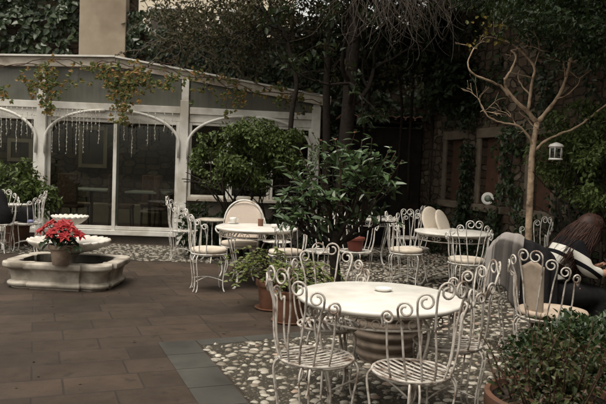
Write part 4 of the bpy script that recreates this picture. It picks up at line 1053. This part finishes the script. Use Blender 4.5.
simple_tree('shade_tree', 'thicker dark tree trunk beside the slim one near the tiled shed', (x2, 10.8, 0), [(x2, 10.8, 0), (x2-.01, 10.8, 1.4), (x2+.04, 10.8, 2.8), (x2+.1, 10.9, 5)], .14, .09, 7, [((x2+1.3, 11.6, 5.3), (2.4, 2.2, .8), 4200)], M['ivy_dark'], .10, seed=5)
e1 = aty(292, 112, 11.2); e2 = aty(292, 60, 11.2); e3 = aty(283, 32, 11.2); e4 = aty(262, 8, 11.2)
simple_tree('leaning_tree', 'thin crooked tree with fine twigs spreading above the glasshouse', (e1.x, 11.2, 0), [(e1.x+.05, 11.2, 0), (e1.x-.03, 11.2, 1.2), e1, (e1.x+.06, 11.2, (e1.z+e2.z)/2), e2, e3, e4], .05, .028, 16, [(tuple(aty(270, 10, 11.4)), (1.0, .8, .35), 900), (tuple(aty(200, 22, 12.2)), (1.1, .7, .35), 700)], M['brownleaf'], .07, M['bark_dark'], seed=9)
# twiggy tangle above glasshouse right
t = thing('twig_tangle', 'tangle of fine grey twigs with small leaves hanging over the wall top', 'climber', (0, 0, 0)); mb = MB(); ml = MB(); rr = random.Random(31)
for k in range(150):
    a = aty(rr.uniform(150, 340), rr.uniform(-20, 45), 12.6+rr.uniform(-.6, .8)); d = Vector((rr.gauss(0, .6), rr.gauss(0, .3), rr.gauss(-.15, .5))); pts = [a]
    for i in range(7): d = (d+Vector((rr.gauss(0, .4), rr.gauss(0, .2), rr.gauss(-.08, .4)))).normalized(); pts.append(pts[-1]+d*.14)
    mb.tube(crom(pts, 2), .0065, 4)
    for q in pts[1:]:
        for _ in range(3):
            l = rr.uniform(.05, .10); ml.leaves([tuple(q)], [(rr.gauss(0, 1), rr.gauss(0, 1), rr.gauss(-.4, .7))], [(rr.gauss(0, .5), -1, .7)], l, l*.55, .2, .2)
obj('stem', mb, M['twig'], t); obj('foliage', ml, M['brownleaf'], t, smooth=False)
# hanging bare vines
t = thing('hanging_vine', 'mass of bare grey vine stems drooping from above at the top centre', 'vine', (0, 0, 0)); mb = MB(); rr = random.Random(41)
for k in range(170):
    px = rr.triangular(330, 480, 400); a = aty(px, rr.uniform(-30, -2), 8.9+rr.uniform(-.5, .6)); drop = rr.uniform(.25, .95)*(1.0 if px < 440 else .85); pts = [a]; d = Vector((rr.gauss(.1, .6), rr.gauss(0, .25), -.5)); n = 9
    for i in range(n):
        cur = math.sin(i*.8+k)*.5; d = (d+Vector((rr.gauss(0, .30)+cur*.25, rr.gauss(0, .15), -.22 if i < 6 else .16*rr.random()))).normalized(); pts.append(pts[-1]+d*drop/n*1.15)
    mb.tube(crom(pts, 3), np.linspace(.0055, .0018, len(pts)*3-2), 5)
obj('stem', mb, mottled('dark bare vine stem', (.035, .028, .023), (.10, .083, .068), 20, .9, .2, .002, .2), t)
t = thing('added_canopy', 'high leafy crown out of view, added to shade the rear and right of the courtyard', 'canopy', (0, 0, 0)); mb = MB()
for c_, s_, n_ in (((2.6, 11.2, 5.9), (4.0, 4.0, .6), 7000), ((4.4, 6.8, 5.4), (2.9, 3.6, .6), 5200), ((-2.0, 13.9, 6.2), (3.5, 1.6, .5), 2600)):  # leaf masses added above the view to darken the rear and right
    P, Nr = cloud(n_, c_, s_, .0, 1.2, -.1); leaf_cloud(mb, P, Nr, .22, .15)
obj('foliage', mb, M['ivy_dark'], t, smooth=False)
# dark foliage masses above/behind
t = thing('overhanging_canopy', 'dark leafy mass overhanging the top right corner', 'canopy', (0, 0, 0)); mb = MB()
for px, py, Y, s, n in ((560, 15, 7.6, (.75, .6, .32), 2600), (600, 40, 7.4, (.5, .6, .32), 1600), (530, -5, 8.2, (.6, .6, .30), 1500), (598, 5, 7.0, (.6, .5, .35), 1500), (480, -12, 9.0, (.7, .6, .3), 1200)):
    P, Nr = cloud(n, tuple(aty(px, py, Y)), s, .2, 3.5, -.08); leaf_cloud(mb, P, Nr, .055, .032)
obj('foliage', mb, M['hedge'], t, smooth=False)
rr = random.Random(3)
for k in range(9):
    mb = MB(); a = aty(rr.uniform(500, 620), -15, rr.uniform(7, 8.6)); limb(mb, a, (rr.gauss(0, .6), rr.gauss(0, .5), -.2), .5, .012, 2, rr, .4); obj('branch', mb, M['bark_dark'], t)
t = thing('creeper_screen', 'dark creeper hanging behind the tree trunks and above the tiled eave', 'creeper', (0, 0, 0)); mb = MB()
for px, py, Y, s, n in ((375, 62, 13.6, (1.0, .5, .62), 1800), (428, 42, 12.6, (.6, .5, .8), 1100), (335, 60, 13.2, (.6, .5, .6), 700), (345, 25, 12.8, (.7, .5, .4), 500), (455, 85, 11.6, (.5, .5, .5), 1100), (305, 45, 13.2, (.55, .4, .4), 400), (400, 20, 12.4, (1.2, .6, .6), 1600)):
    P, Nr = cloud(n, tuple(aty(px, py, Y)), s, .1, 2.2, -.05); leaf_cloud(mb, P, Nr, .11, .07)
obj('foliage', mb, M['ivy_dark'], t, smooth=False)
mb = MB()
for px in (372, 430, 408, 395): mb.tube(crom([aty(px, 200, 12.9), aty(px+rr.gauss(0, 4), 140, 12.9), aty(px+rr.gauss(0, 6), 90, 12.8), aty(px+rr.gauss(0, 6), 30, 12.8)], 5), .03, 6)
obj('stem', mb, M['bark_dark'], t)

# pale tree on the right
TB = Vector((aty(529, 250, 7.9).x, 7.9, 0)); t = thing('pale_tree', 'bare pale barked tree with forked upswept branches on the right', 'tree', TB)
mb = MB()
def br(pts, r0, r1, Yo=0):
    P = [aty(x, y, 7.9+dy) - TB for x, y, dy in pts]; P = crom(P, 4); n = len(P)
    rad = .66*np.linspace(r0, r1, n)*(1+.10*np.sin(np.arange(n)*1.7)+rng.uniform(-.12, .16, n)); P = [np.array(q)+(rng.normal(0, .0022, 3) if 0 < ii < n-1 else 0) for ii, q in enumerate(P)]; mb.tube(P, rad, 9)
gpt = aty(529, 318, 7.9)
tp = [Vector((.0, 0, 0))]+[aty(x, y, 7.9)-TB for x, y in ((528, 250), (529, 220), (531, 180), (532, 155), (537, 122))]
mb.tube(crom(tp, 5), np.linspace(.046, .031, 26), 12)
obj('trunk', mb, M['bark_pale'], t); mb = MB()
br([(537, 123, 0), (528, 112, 0), (516, 101, -.05), (506, 88, -.05), (505, 78, -.1)], .038, .022)
br([(510, 97, -.05), (500, 86, -.1), (484, 79, -.15), (471, 72, -.2), (468, 62, -.2), (474, 48, -.2)], .022, .010)
br([(505, 80, -.1), (512, 68, -.1), (516, 56, -.1), (511, 50, -.1)], .022, .014)
br([(528, 112, 0), (530, 95, .05), (533, 78, .05), (534, 66, .1), (522, 52, .1), (508, 42, .1), (498, 39, .1)], .028, .012)
br([(534, 67, .1), (537, 58, .1), (540, 50, .1)], .012, .007)
br([(530, 95, .05), (521, 84, .1), (518, 76, .1), (520, 70, .1)], .014, .008)
br([(533, 78, .05), (518, 74, 0), (508, 72, 0)], .010, .005)
br([(538, 122, 0), (548, 110, 0), (560, 94, .05), (567, 76, .1), (571, 58, .1), (582, 44, .15), (592, 33, .15), (597, 24, .15)], .040, .016)
br([(571, 60, .1), (566, 50, .1), (560, 45, .1)], .013, .007)
br([(566, 78, .1), (564, 66, 0), (564, 62, 0)], .013, .008)
br([(557, 99, 0), (567, 95, -.1), (578, 84, -.15), (580, 78, -.2)], .012, .005)
br([(534, 148, 0), (528, 136, -.05), (518, 126, -.1), (500, 122, -.15), (488, 116, -.2), (482, 106, -.2), (478, 98, -.2)], .020, .007)
br([(516, 126, -.1), (513, 119, -.1), (511, 116, -.1)], .009, .006)
br([(484, 110, -.2), (480, 112, -.2)], .008, .004)
br([(535, 150, 0), (545, 141, 0), (560, 134, -.05), (575, 128, -.1), (592, 116, -.2), (612, 100, -.3)], .024, .016)
rr = random.Random(17)
for (x, y) in ((474, 48), (498, 39), (540, 50), (597, 24), (560, 45), (580, 78), (478, 98), (511, 50), (564, 62), (590, 34), (484, 112), (511, 118), (540, 130)):
    for _ in range(3):
        e = aty(x, y, 7.85)-TB; limb(mb, e, (rr.gauss(0, 1), rr.gauss(0, .5), rr.uniform(-.2, 1)), rr.uniform(.10, .22), .0045, 1, rr, .45, 0, None, (2, 3), .7, 4)
obj('branch', mb, M['bark_pale'], t)
ml = MB()
for (x, y, sx, sy, n) in ((490, 28, 9, 7, 26), (499, 38, 5, 3, 9), (478, 42, 4, 6, 8), (484, 14, 6, 5, 9)):
    for _ in range(n):
        p = aty(rr.gauss(x, sx), rr.gauss(y, sy), 7.8)-TB; l = rr.uniform(.035, .07); ml.leaves([tuple(p)], [(rr.gauss(0, 1), rr.gauss(0, .4), rr.gauss(-.4, .8))], [(rr.gauss(0, .3), -1, .6)], l, l*.7, .15, .2)
obj('foliage', ml, M['yellow'], t, smooth=False)
# lantern
lp = aty(556, 152, 7.72); t = thing('lantern', 'small white metal lantern hanging from the pale tree branch', 'lantern', lp)
obj('cap', MB().lathe([(.082, .055), (.086, .062), (.070, .085), (.03, .102), (.014, .108), (.0001, .11)], seg=24), M['white_plastic'], t)
mb = MB().lathe([(.0001, -.09), (.078, -.09), (.080, -.082), (.070, -.07), (.0001, -.069)], seg=24)
for k in range(6): mb.tube([(.068*math.cos(k*1.047), .068*math.sin(k*1.047), -.07), (.072*math.cos(k*1.047), .072*math.sin(k*1.047), .056)], .005, 5)
mb.tube([(.065*math.cos(x), .065*math.sin(x), .045) for x in np.linspace(0, 6.283, 20)], .006, 5); obj('cage', mb, M['white_plastic'], t)
obj('glass', MB().lathe([(.058, -.068), (.058, .05)], seg=20) if False else MB().lathe([(.056, -.066), (.056, .04), (.052, .044), (.0001, .046)], seg=20), M['glass'], t)
obj('candle', MB().lathe([(.0001, -.066), (.022, -.066), (.022, .0), (.0001, .002)], seg=14), M['stucco'], t)
obj('hook', MB().tube([(0, 0, .108), (0, 0, .15), (.012, 0, .17), (0, 0, .185)], .003, 5), M['bark_dark'], t)

# ------------------------------------------------------------------ left edge: coat on chair, bag, potted fern
mb = MB(); V = []; nx, nz = 9, 9
c0_ = aty(2, 222, 10.3)
for j in range(nz):
    for i in range(14):
        a = 6.283*i/14; r = (.17+.05*math.sin(j*.7)+.02*math.sin(3*a+j))*(1 if j < nz-2 else (.75 if j == nz-2 else .35)); V.append((r*math.cos(a), r*.55*math.sin(a), .42+j*.055*1.25))
fq = [(j*14+i, j*14+(i+1) % 14, (j+1)*14+(i+1) % 14, (j+1)*14+i) for j in range(nz-1) for i in range(14)]
mb.addq(V, fq); mb.f.append(np.arange(14)[::-1]); mb.f.append(np.arange(14)+(nz-1)*14)
put_chair('w', (c0_.x-.05, c0_.y, 0), 95, 'white chair at the left edge hidden by a black coat')
o = obj('coat', mb, M['black'], loc=(c0_.x-.08, c0_.y+.02, .0)); tag(o, 'black coat heaped on the chair at the left edge', 'coat')
mb = MB(); V = [];
for j, (w_, z_) in enumerate(((.12, 0), (.14, .03), (.135, .15), (.11, .22), (.04, .235))):
    for i in range(12):
        a = 6.283*i/12; V.append((w_*math.cos(a), w_*.45*math.sin(a), z_))
fq = [(j*12+i, j*12+(i+1) % 12, (j+1)*12+(i+1) % 12, (j+1)*12+i) for j in range(4) for i in range(12)]
mb.addq(V, fq); mb.f.append(np.arange(12)[::-1]); mb.f.append(np.arange(12)+48); 
t = thing('handbag', 'dark handbag standing on the white chair behind the fountain', 'bag', (cP.x-.02, cP.y, .452)); obj('bag_body', mb, M['black'], t)
obj('strap', MB().tube([(.08*math.cos(x)*1.1, 0, .2+.12*math.sin(x)) for x in np.linspace(0, math.pi, 12)], .006, 6), M['black'], t)
obj('purse', MB().lathe([(.0001, 0), (.05, .005), (.06, .03), (.04, .05), (.0001, .055)], (.17, -.08, 0), 12) if False else MB().lathe([(.0001, 0), (.045, .004), (.05, .03), (.03, .05), (.0001, .054)], (.10, -.11, 0), 14), mottled('blue grey cloth', (.12, .13, .28), (.25, .26, .42), 20, .8, .2), None, loc=(cP.x, cP.y, .452)); o = COL.objects[-1]; tag(o, 'small bluish purse beside the dark handbag', 'purse')
fp_ = aty(18, 205, 11.2); t = make_pot('potted_fern', 'leafy green potted plant behind the chairs at the left edge', 'potted plant', (fp_.x, 11.2, 0), .16, .2, .42, M['terra_old'], .02)
mb = MB(); 
P, Nr = cloud(1500, (0, 0, .98), (.45, .4, .42), .2, 3, -.1); leaf_cloud(mb, P, Nr, .10, .045); P, Nr = cloud(500, (.35, 0, .8), (.3, .3, .3), .2, 3, -.1); leaf_cloud(mb, P, Nr, .10, .045)
obj('foliage', mb, M['bushleaf'], t, smooth=False); mb = MB(); rr = random.Random(2)
for k in range(8): limb(mb, (0, 0, .38), (rr.gauss(0, .5), rr.gauss(0, .5), 1), .3, .01, 1, rr)
obj('stem', mb, M['bark_dark'], t)
tt = dup(t2, (aty(2, 206, 11.0).x, 10.95, 0), 0, 'round white table cut by the left edge behind the black coat', GT)

# ------------------------------------------------------------------ right group: pads, blanket, person
beige = mottled('beige linen pad', (.42, .335, .26), (.50, .405, .32), 50, .9, .3, .002, .2, (.36, .28, .21), 5)
o = obj('seat_pad', MB().lathe([(.0001, 0), (.2, 0), (.225, .012), (.23, .028), (.22, .045), (.17, .054), (.0001, .058)], seg=40), beige, loc=(cO.x+.05, cO.y+.01, .452)); o.scale = (1.12, 1, 1); tag(o, 'beige seat pad on the chair in front of the person', 'cushion')
def sheet(pts_rows, th=.008):
    """thick sheet from rows of points"""
    V = np.array(pts_rows); m_, n_, _ = V.shape; nrm = np.cross(np.gradient(V, axis=0), np.gradient(V, axis=1)); nrm /= (np.linalg.norm(nrm, axis=2)[..., None]+1e-9)
    A_ = (V+nrm*th/2).reshape(-1, 3); B_ = (V-nrm*th/2).reshape(-1, 3); mb = MB(); k = m_*n_; fq = []
    for i in range(m_-1):
        for j in range(n_-1): a = i*n_+j; fq.append((a, a+1, a+n_+1, a+n_)); fq.append((k+a, k+a+n_, k+a+n_+1, k+a+1))
    for i in range(m_-1): a = i*n_; fq.append((a, a+n_, k+a+n_, k+a)); a = i*n_+n_-1; fq.append((a, k+a, k+a+n_, a+n_))
    for j in range(n_-1): fq.append((j, k+j, k+j+1, j+1)); a = (m_-1)*n_+j; fq.append((a, a+1, k+a+1, k+a))
    mb.grid = np.tile(np.stack([np.tile(np.linspace(0, 1, n_), m_), np.repeat(np.linspace(0, 1, m_), n_), np.zeros(k)], 1), (2, 1))
    return mb.addq(np.concatenate([A_, B_]), fq)
# back pad hanging on chair O (inside the back)
rows = []
bd = Vector((math.cos(R(222)), math.sin(R(222)), 0)); bt = Vector((-bd.y, bd.x, 0))
for v_ in np.linspace(0, 1, 14):
    z = .87-.38*v_; r = .235-.075*v_; rows.append([tuple(cO+bd*(r*math.cos(u*.9))+bt*(r*math.sin(u*.9)*.95)+Vector((0, 0, z-cO.z+.02*math.cos(u*7)-.02))) for u in np.linspace(-.42, .42, 12)])
o = obj('back_pad', sheet(rows, .03), beige); tag(o, 'beige back pad standing inside the chair before the person', 'cushion')
# grey blanket over chair R's back : an arch
t = NT('grey blanket'); v = t.coord('UV'); g = t.coord('Object'); an = t.n('ShaderNodeAttribute', attribute_name='weave'); wv = t.n('ShaderNodeTexWave', bands_direction='X'); wv.inputs['Scale'].default_value = 1.3; wv.inputs['Distortion'].default_value = .6; t.l(an.outputs['Vector'], wv.inputs['Vector'])
c = t.mix(t.noise(g, 40, 5), (.045, .040, .038), (.085, .077, .072)); c = t.mix(t.ramp(wv.outputs['Fac'], [(.6, (0, 0, 0)), (.8, (.6, .6, .6))]), c, (.11, .10, .092))
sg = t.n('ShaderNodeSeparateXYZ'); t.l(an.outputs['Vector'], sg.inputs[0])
c = t.mix(t.ramp(sg.outputs['Y'], [(0, (0, 0, 0)), (.44, (0, 0, 0)), (.46, (1, 1, 1)), (.56, (1, 1, 1)), (.58, (0, 0, 0))]), c, (.24, .22, .205))  # light caught by the top fold, painted into the cloth colour
c = t.mix(t.ramp(sg.outputs['X'], [(0, (1, 1, 1)), (.10, (1, 1, 1)), (.12, (0, 0, 0)), (.17, (0, 0, 0)), (.19, (.8, .8, .8)), (.24, (.8, .8, .8)), (.26, (0, 0, 0))]), c, (.24, .22, .205))
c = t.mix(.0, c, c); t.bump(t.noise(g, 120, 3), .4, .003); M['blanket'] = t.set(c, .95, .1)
bd = Vector((math.cos(R(232)), math.sin(R(232)), 0)); bt = Vector((-bd.y, bd.x, 0)); rows = []
def arc_back(u, r, z): return cR+bd*(r*math.cos(u))+bt*(r*math.sin(u))+Vector((0, 0, z))
for k, v_ in enumerate(np.linspace(-1, 1, 41)):
    row = []
    for u in np.linspace(-.80, .25, 60):
        top = .985-.20*(u+.12)**2; s_ = abs(v_); pl_ = .5+.5*math.sin(u*13+.8*math.sin(u*5)); f_ = min(1, s_*5)
        if v_ < 0: r = .255-.03*f_+.012*pl_*f_; drop = .36*max(0, s_-.05)
        else: r = .295+.025*f_+.05*s_+(.040*pl_+.008*math.sin(u*31))*f_; drop = (.52+.10*math.sin(u*3)+.03*math.sin(u*11))*max(0, s_-.05)
        row.append(tuple(arc_back(u*(1-.18*s_*(v_ > 0)), r, top-drop+.012*(1-min(1, s_*8))+.010*pl_)))
    rows.append(row)
sm = sheet(rows, .010); o = obj('blanket', sm, M['blanket']); at_ = o.data.attributes.new('weave', 'FLOAT_VECTOR', 'POINT'); at_.data.foreach_set('vector', sm.grid.astype(np.float32).reshape(-1)); tag(o, 'dark grey wool blanket with pale edge bands and light painted on its fold, draped over a chair back left of the person', 'blanket')

rows = []
for v_ in np.linspace(-1, 1, 25):
    row = []
    for u in np.linspace(.22, 1.15, 24):
        s_ = abs(v_); f_ = min(1, s_*5); r = .250-.02*f_ if v_ < 0 else .285+.03*f_+.03*s_+.02*math.sin(u*17)*f_
        row.append(tuple(arc_back(u, r, .955-.10*u*u-.62*max(0, s_-.05)+.01*(1-f_))))
    rows.append(row)
o = obj('jacket', sheet(rows, .012), M['black']); tag(o, 'black jacket hung over the chair back beside the grey blanket', 'jacket')
# person ---------------------------------------------------------------
SX = Vector((2.10, 5.72, 0))
# face direction: right (+X), a little away and looking down
per = thing('person', 'person with long auburn hair and black and white striped sweater, head bent', 'person', SX, R(6)); per.scale = (.95, .95, .95)
t = thing('stool', 'dark round stool under the seated person', 'stool', SX); obj('seat', MB().lathe([(.0001, .33), (.17, .33), (.18, .34), (.18, .365), (.17, .375), (.0001, .378)], seg=28), M['wood_dark'], t)
for k_ in range(3): obj('leg', MB().tube([(.12*math.cos(k_*2.09), .12*math.sin(k_*2.09), .331), (.18*math.cos(k_*2.09), .18*math.sin(k_*2.09), 0)], .014, 7), M['wood_dark'], t) 
def skinmesh(name, verts, edges, radii, mat, parent, sub=2):
    me = bpy.data.meshes.new(name); me.from_pydata(verts, edges, []); me.update()
    o = bpy.data.objects.new(name, me); COL.objects.link(o)
    o.modifiers.new('skin', 'SKIN'); sk = me.skin_vertices[0].data
    for i, r in enumerate(radii): sk[i].radius = (r, r) if not isinstance(r, tuple) else r
    sk[0].use_root = True
    s_ = o.modifiers.new('sub', 'SUBSURF'); s_.levels = sub; s_.render_levels = sub
    dg = bpy.context.evaluated_depsgraph_get(); dg.update(); ev = o.evaluated_get(dg); m2 = bpy.data.meshes.new_from_object(ev)
    bpy.data.objects.remove(o); m2.name = name; m2.materials.clear(); m2.materials.append(mat)
    for p_ in m2.polygons: p_.use_smooth = True
    o2 = bpy.data.objects.new(name, m2); COL.objects.link(o2)
    if parent: o2.parent = parent
    return o2
# local: facing +X. hips at (0,0,.53)
bv = [(0, 0, .54), (.03, 0, .66), (.08, 0, .80), (.15, 0, .92), (.20, 0, .99), (.25, 0, 1.03), (.31, 0, 1.08),      # 0-6 pelvis..neck, head base
      (.17, .155, .945), (.25, .21, .76), (.42, .14, .72), (.48, .10, .74),            # 7-10 left arm
      (.17, -.155, .945), (.24, -.215, .76), (.41, -.16, .72), (.47, -.11, .74),       # 11-14 right arm (towards camera)
      (.05, .10, .52), (.44, .11, .54), (.46, .11, .10), (.55, .11, .05),              # 15-18
      (.05, -.10, .52), (.44, -.12, .54), (.43, -.12, .10), (.52, -.12, .05)]
be = [(0, 1), (1, 2), (2, 3), (3, 4), (4, 5), (5, 6), (3, 7), (7, 8), (8, 9), (9, 10), (3, 11), (11, 12), (12, 13), (13, 14), (0, 15), (15, 16), (16, 17), (17, 18), (0, 19), (19, 20), (20, 21), (21, 22)]
brd = [(.15, .13), (.135, .11), (.15, .115), (.15, .105), (.075, .07), (.05, .05), (.05, .05), .07, .047, .038, .028, .07, .047, .038, .028, .095, .07, .05, .04, .095, .07, .05, .04]
t_ = NT('person body'); g = t_.geo(); tc = t_.n('ShaderNodeTexCoord'); sx = t_.n('ShaderNodeSeparateXYZ'); t_.l(tc.outputs['Object'], sx.inputs[0])
skinc = t_.ramp(t_.noise(tc.outputs['Object'], 9), [(.3, (.42, .22, .15)), (.7, (.48, .27, .19))]); bodym = t_.set(skinc, .5, .4)
body = skinmesh('body', bv, be, brd, bodym, per)
# head: sculpted ellipsoid
def head_mb():
    mb = MB(); nu, nv = 30, 22; V = []
    for j in range(nv+1):
        ph = math.pi*j/nv
        for i in range(nu):
            th = 2*math.pi*i/nu; x = math.sin(ph)*math.cos(th); y = math.sin(ph)*math.sin(th); z = math.cos(ph)
            X = x*.098; Y = y*.078; Z = z*.118
            if z < 0: X = X*(1+.12*z)+(.012*-z); Y *= (1+.38*z)
            f = max(0, x)
            X += .026*math.exp(-((y/.16)**2+((z+.12)/.17)**2))*(f > 0)            # nose
            X -= .010*(math.exp(-(((abs(y)-.36)/.16)**2+((z-.08)/.12)**2)))*(f > 0)  # eye sockets
            X += .008*math.exp(-((y/.25)**2+((z+.48)/.09)**2))*(f > 0)            # lips
            X += .008*math.exp(-((y/.3)**2+((z+.82)/.14)**2))*(f > 0)
            V.append((X, Y, Z))
    fq = [(j*nu+i, (j+1)*nu+i, (j+1)*nu+(i+1) % nu, j*nu+(i+1) % nu) for j in range(nv) for i in range(nu)]
    mb.addq(V, fq)
    for s_ in (-1, 1): mb.lathe([(.0001, 0), (.014, .004), (.02, .012), (.012, .016), (.0001, .012)], (0, 0, 0), 12) if False else None
    return mb
hd = obj('head', head_mb(), M['skin'], per); HC = Vector((.345, .0, 1.10)); hd.location = HC; hd.rotation_euler = (0, R(38), R(8)); hd.scale = (1.08, 1.08, 1.08)
for s_ in (-1, 1):
    mb = MB(); mb.lathe([(.0001, -.012), (.009, -.008), (.012, 0), (.009, .008), (.0001, .012)], (.082, s_*.030, .012), 12); obj('eye', mb, M['white_plastic'], hd)
    obj('iris', MB().lathe([(.0001, -.005), (.005, 0), (.0001, .005)], (.0925, s_*.030, .012), 10), M['wood_dark'], hd)
    mb = MB(); mb.tube([(.0+.018*math.cos(x), s_*(.079+.006*math.sin(x)), .0+.028*math.sin(x)) for x in np.linspace(-2.2, 2.2, 12)], .006, 6); obj('ear', mb, M['skin'], hd)
obj('mouth', MB().tube([(.098-.01*abs(y)/.02, y, -.058) for y in np.linspace(-.022, .022, 7)], [.001, .004, .005, .0045, .005, .004, .001], 6), mottled('lips', (.40, .12, .10), (.45, .15, .12), 20, .4, 0), hd)
# hair: cap + many locks falling backward over shoulders
mb = MB(); nu, nv = 30, 12; V = []
for j in range(nv+1):
    ph = math.pi*.62*j/nv
    for i in range(nu):
        th = 2*math.pi*i/nu; x = math.sin(ph)*math.cos(th); y = math.sin(ph)*math.sin(th); z = math.cos(ph); fr = max(0, x)*max(0, 1-z*1.35)
        k = 1.12-.30*fr+.015*math.sin(th*14+j); V.append((x*.111*k-.006, y*.092*k, z*.132*k+.004))
mb.addq(V, [(j*nu+i, (j+1)*nu+i, (j+1)*nu+(i+1) % nu, j*nu+(i+1) % nu) for j in range(nv) for i in range(nu)])
rm = Matrix.Rotation(R(38), 3, 'Y'); rm = Matrix.Rotation(R(8), 3, 'Z') @ rm
Vh = np.concatenate(mb.v); Vh = (np.array(rm) @ Vh.T).T+np.array(HC); mb.v = [Vh]
rr = random.Random(77)
for k in range(2600):
    th = math.pi+rr.uniform(-2.55, 2.55); ph = rr.uniform(.25, 1.75)
    s0 = rm @ Vector((math.sin(ph)*math.cos(th)*.112-.004, math.sin(ph)*math.sin(th)*.094, math.cos(ph)*.132))+HC
    q_ = rr.random(); fw = max(0, math.cos(th))
    e = Vector((.00+.22*q_+.08*fw+rr.gauss(0, .016), s0.y*1.5+rr.gauss(0, .02), .80-.06*q_+rr.gauss(0, .035)-.03*fw))
    out_ = -.03 if s0.y < 0 else .03
    m1 = s0.lerp(e, .33)+Vector((-.035+.03*fw, out_+s0.y*.25, .010)); m2 = s0.lerp(e, .68)+Vector((-.030+rr.gauss(0, .010), s0.y*.35+out_*.6, -.002+rr.gauss(0, .010)))
    sy_ = -1 if s0.y < 0 else 1
    pr0 = rm @ Vector((.075-.17*(ph-.25)/1.5*rr.uniform(.6, 1.1), sy_*.006, .128-.05*abs((ph-.25)/1.5-.4)))+HC
    pts = crom([pr0, pr0.lerp(s0, .5)+(rm @ Vector((0, sy_*.022, .022))), s0+(rm @ Vector((0, sy_*.004, 0))), m1, m2, e], 4); mb.tube([q+rng.normal(0, .0012, 3) for q in pts], np.interp(np.linspace(0, 1, len(pts)), [0, .2, .8, 1], [.0026, .0036, .0028, .0006]), 4)
obj('hair', mb, M['hair'], per)
# sweater: offset copy of torso + arms, striped by true knit bands
sv = [0, 1, 2, 3, 4, 7, 8, 9, 11, 12, 13]; idx = {v_: i for i, v_ in enumerate(sv)}
sverts = [bv[i] for i in sv]; sverts[idx[0]] = (0.0, 0, .53); sed = [(idx[a], idx[b]) for a, b in be if a in idx and b in idx]
def fat(r, k): return (r[0]+k, r[1]+k) if isinstance(r, tuple) else r+k
t_ = NT('striped knit'); tc = t_.n('ShaderNodeTexCoord'); mp = t_.n('ShaderNodeMapping'); mp.inputs['Rotation'].default_value = (0, R(-30), 0); t_.l(tc.outputs['Object'], mp.inputs[0]); sx = t_.n('ShaderNodeSeparateXYZ'); t_.l(mp.outputs[0], sx.inputs[0])
ax = t_.n('ShaderNodeMath', operation='MULTIPLY'); ax.inputs[1].default_value = 1.0; t_.l(sx.outputs['Z'], ax.inputs[0])
blk = (.008, .008, .009); wht = (.55, .53, .48)
cr_ = t_.ramp(ax.outputs[0], [(0, blk), (.57, wht), (.625, blk), (.71, wht), (.77, blk), (.805, wht), (.87, blk)], 'CONSTANT')
t_.bump(t_.noise(tc.outputs['Object'], 160, 2), .5, .003); knit = t_.set(cr_, .95, .1)
skinmesh('sweater', sverts, sed, [fat(brd[i], .016) for i in sv], knit, per)
# trousers
sv = [0, 15, 16, 17, 19, 20, 21]; idx = {v_: i for i, v_ in enumerate(sv)}; sverts = [bv[i] for i in sv]; sed = [(idx[a], idx[b]) for a, b in be if a in idx and b in idx]
skinmesh('trousers', sverts, sed, [fat(brd[i], .038) for i in sv], M['black'], per)
for y in (.11, -.12): 
    mb = MB(); V = []
    for j, (x_, w_, h_) in enumerate(((-.07, .02, .05), (-.05, .04, .085), (.0, .045, .095), (.08, .048, .07), (.15, .045, .05), (.18, .02, .02))):
        for i in range(10): a = 6.283*i/10; V.append((.46+x_, y+w_*math.cos(a), max(.002, .05+h_*.7*math.sin(a)-.01)))
    mb.addq(V, [(j*10+i, j*10+(i+1) % 10, (j+1)*10+(i+1) % 10, (j+1)*10+i) for j in range(5) for i in range(10)]); mb.f.append(np.arange(10)[::-1]); mb.f.append(np.arange(10)+50); obj('shoe', mb, M['wood_dark'], per)
# hands with fingers, holding a dark phone
for s_, y0 in ((1, .10), (-1, -.11)):
    hv = [(.475, y0, .742), (.515, y0-s_*.01, .760)]; he = [(0, 1)]; hr = [(.022, .03), (.022, .036)]
    for f in range(4):
        b0 = len(hv); yy = y0-s_*(.01)+(f-1.5)*.018; l = [.026, .03, .028, .021][f]
        hv += [(.54, yy, .772), (.54+l, yy-s_*.006, .785), (.54+l*1.5, yy-s_*.022, .795)]; he += [(1, b0), (b0, b0+1), (b0+1, b0+2)]; hr += [.0095, .0085, .007]
    b0 = len(hv); hv += [(.51, y0-s_*.035, .775), (.535, y0-s_*.05, .795)]; he += [(1, b0), (b0, b0+1)]; hr += [.011, .009]
    skinmesh('hand', hv, he, hr, M['skin'], per, 2)
M['phone'] = mottled('black phone glass', (.006, .006, .007), (.01, .01, .011), 5, .15, 0)
hp = per.matrix_basis @ Vector((.575, 0, .80)) if False else Vector((SX.x+.545, SX.y+.06, .765))
o = obj('phone', MB().box((0, 0, 0), (.009, .15, .075)), M['phone'], loc=hp, smooth=False, bevel=.004); o.rotation_euler = (0, R(-40), R(6)); tag(o, 'dark phone held in both hands by the person', 'phone')

print('objects', len(bpy.data.objects))
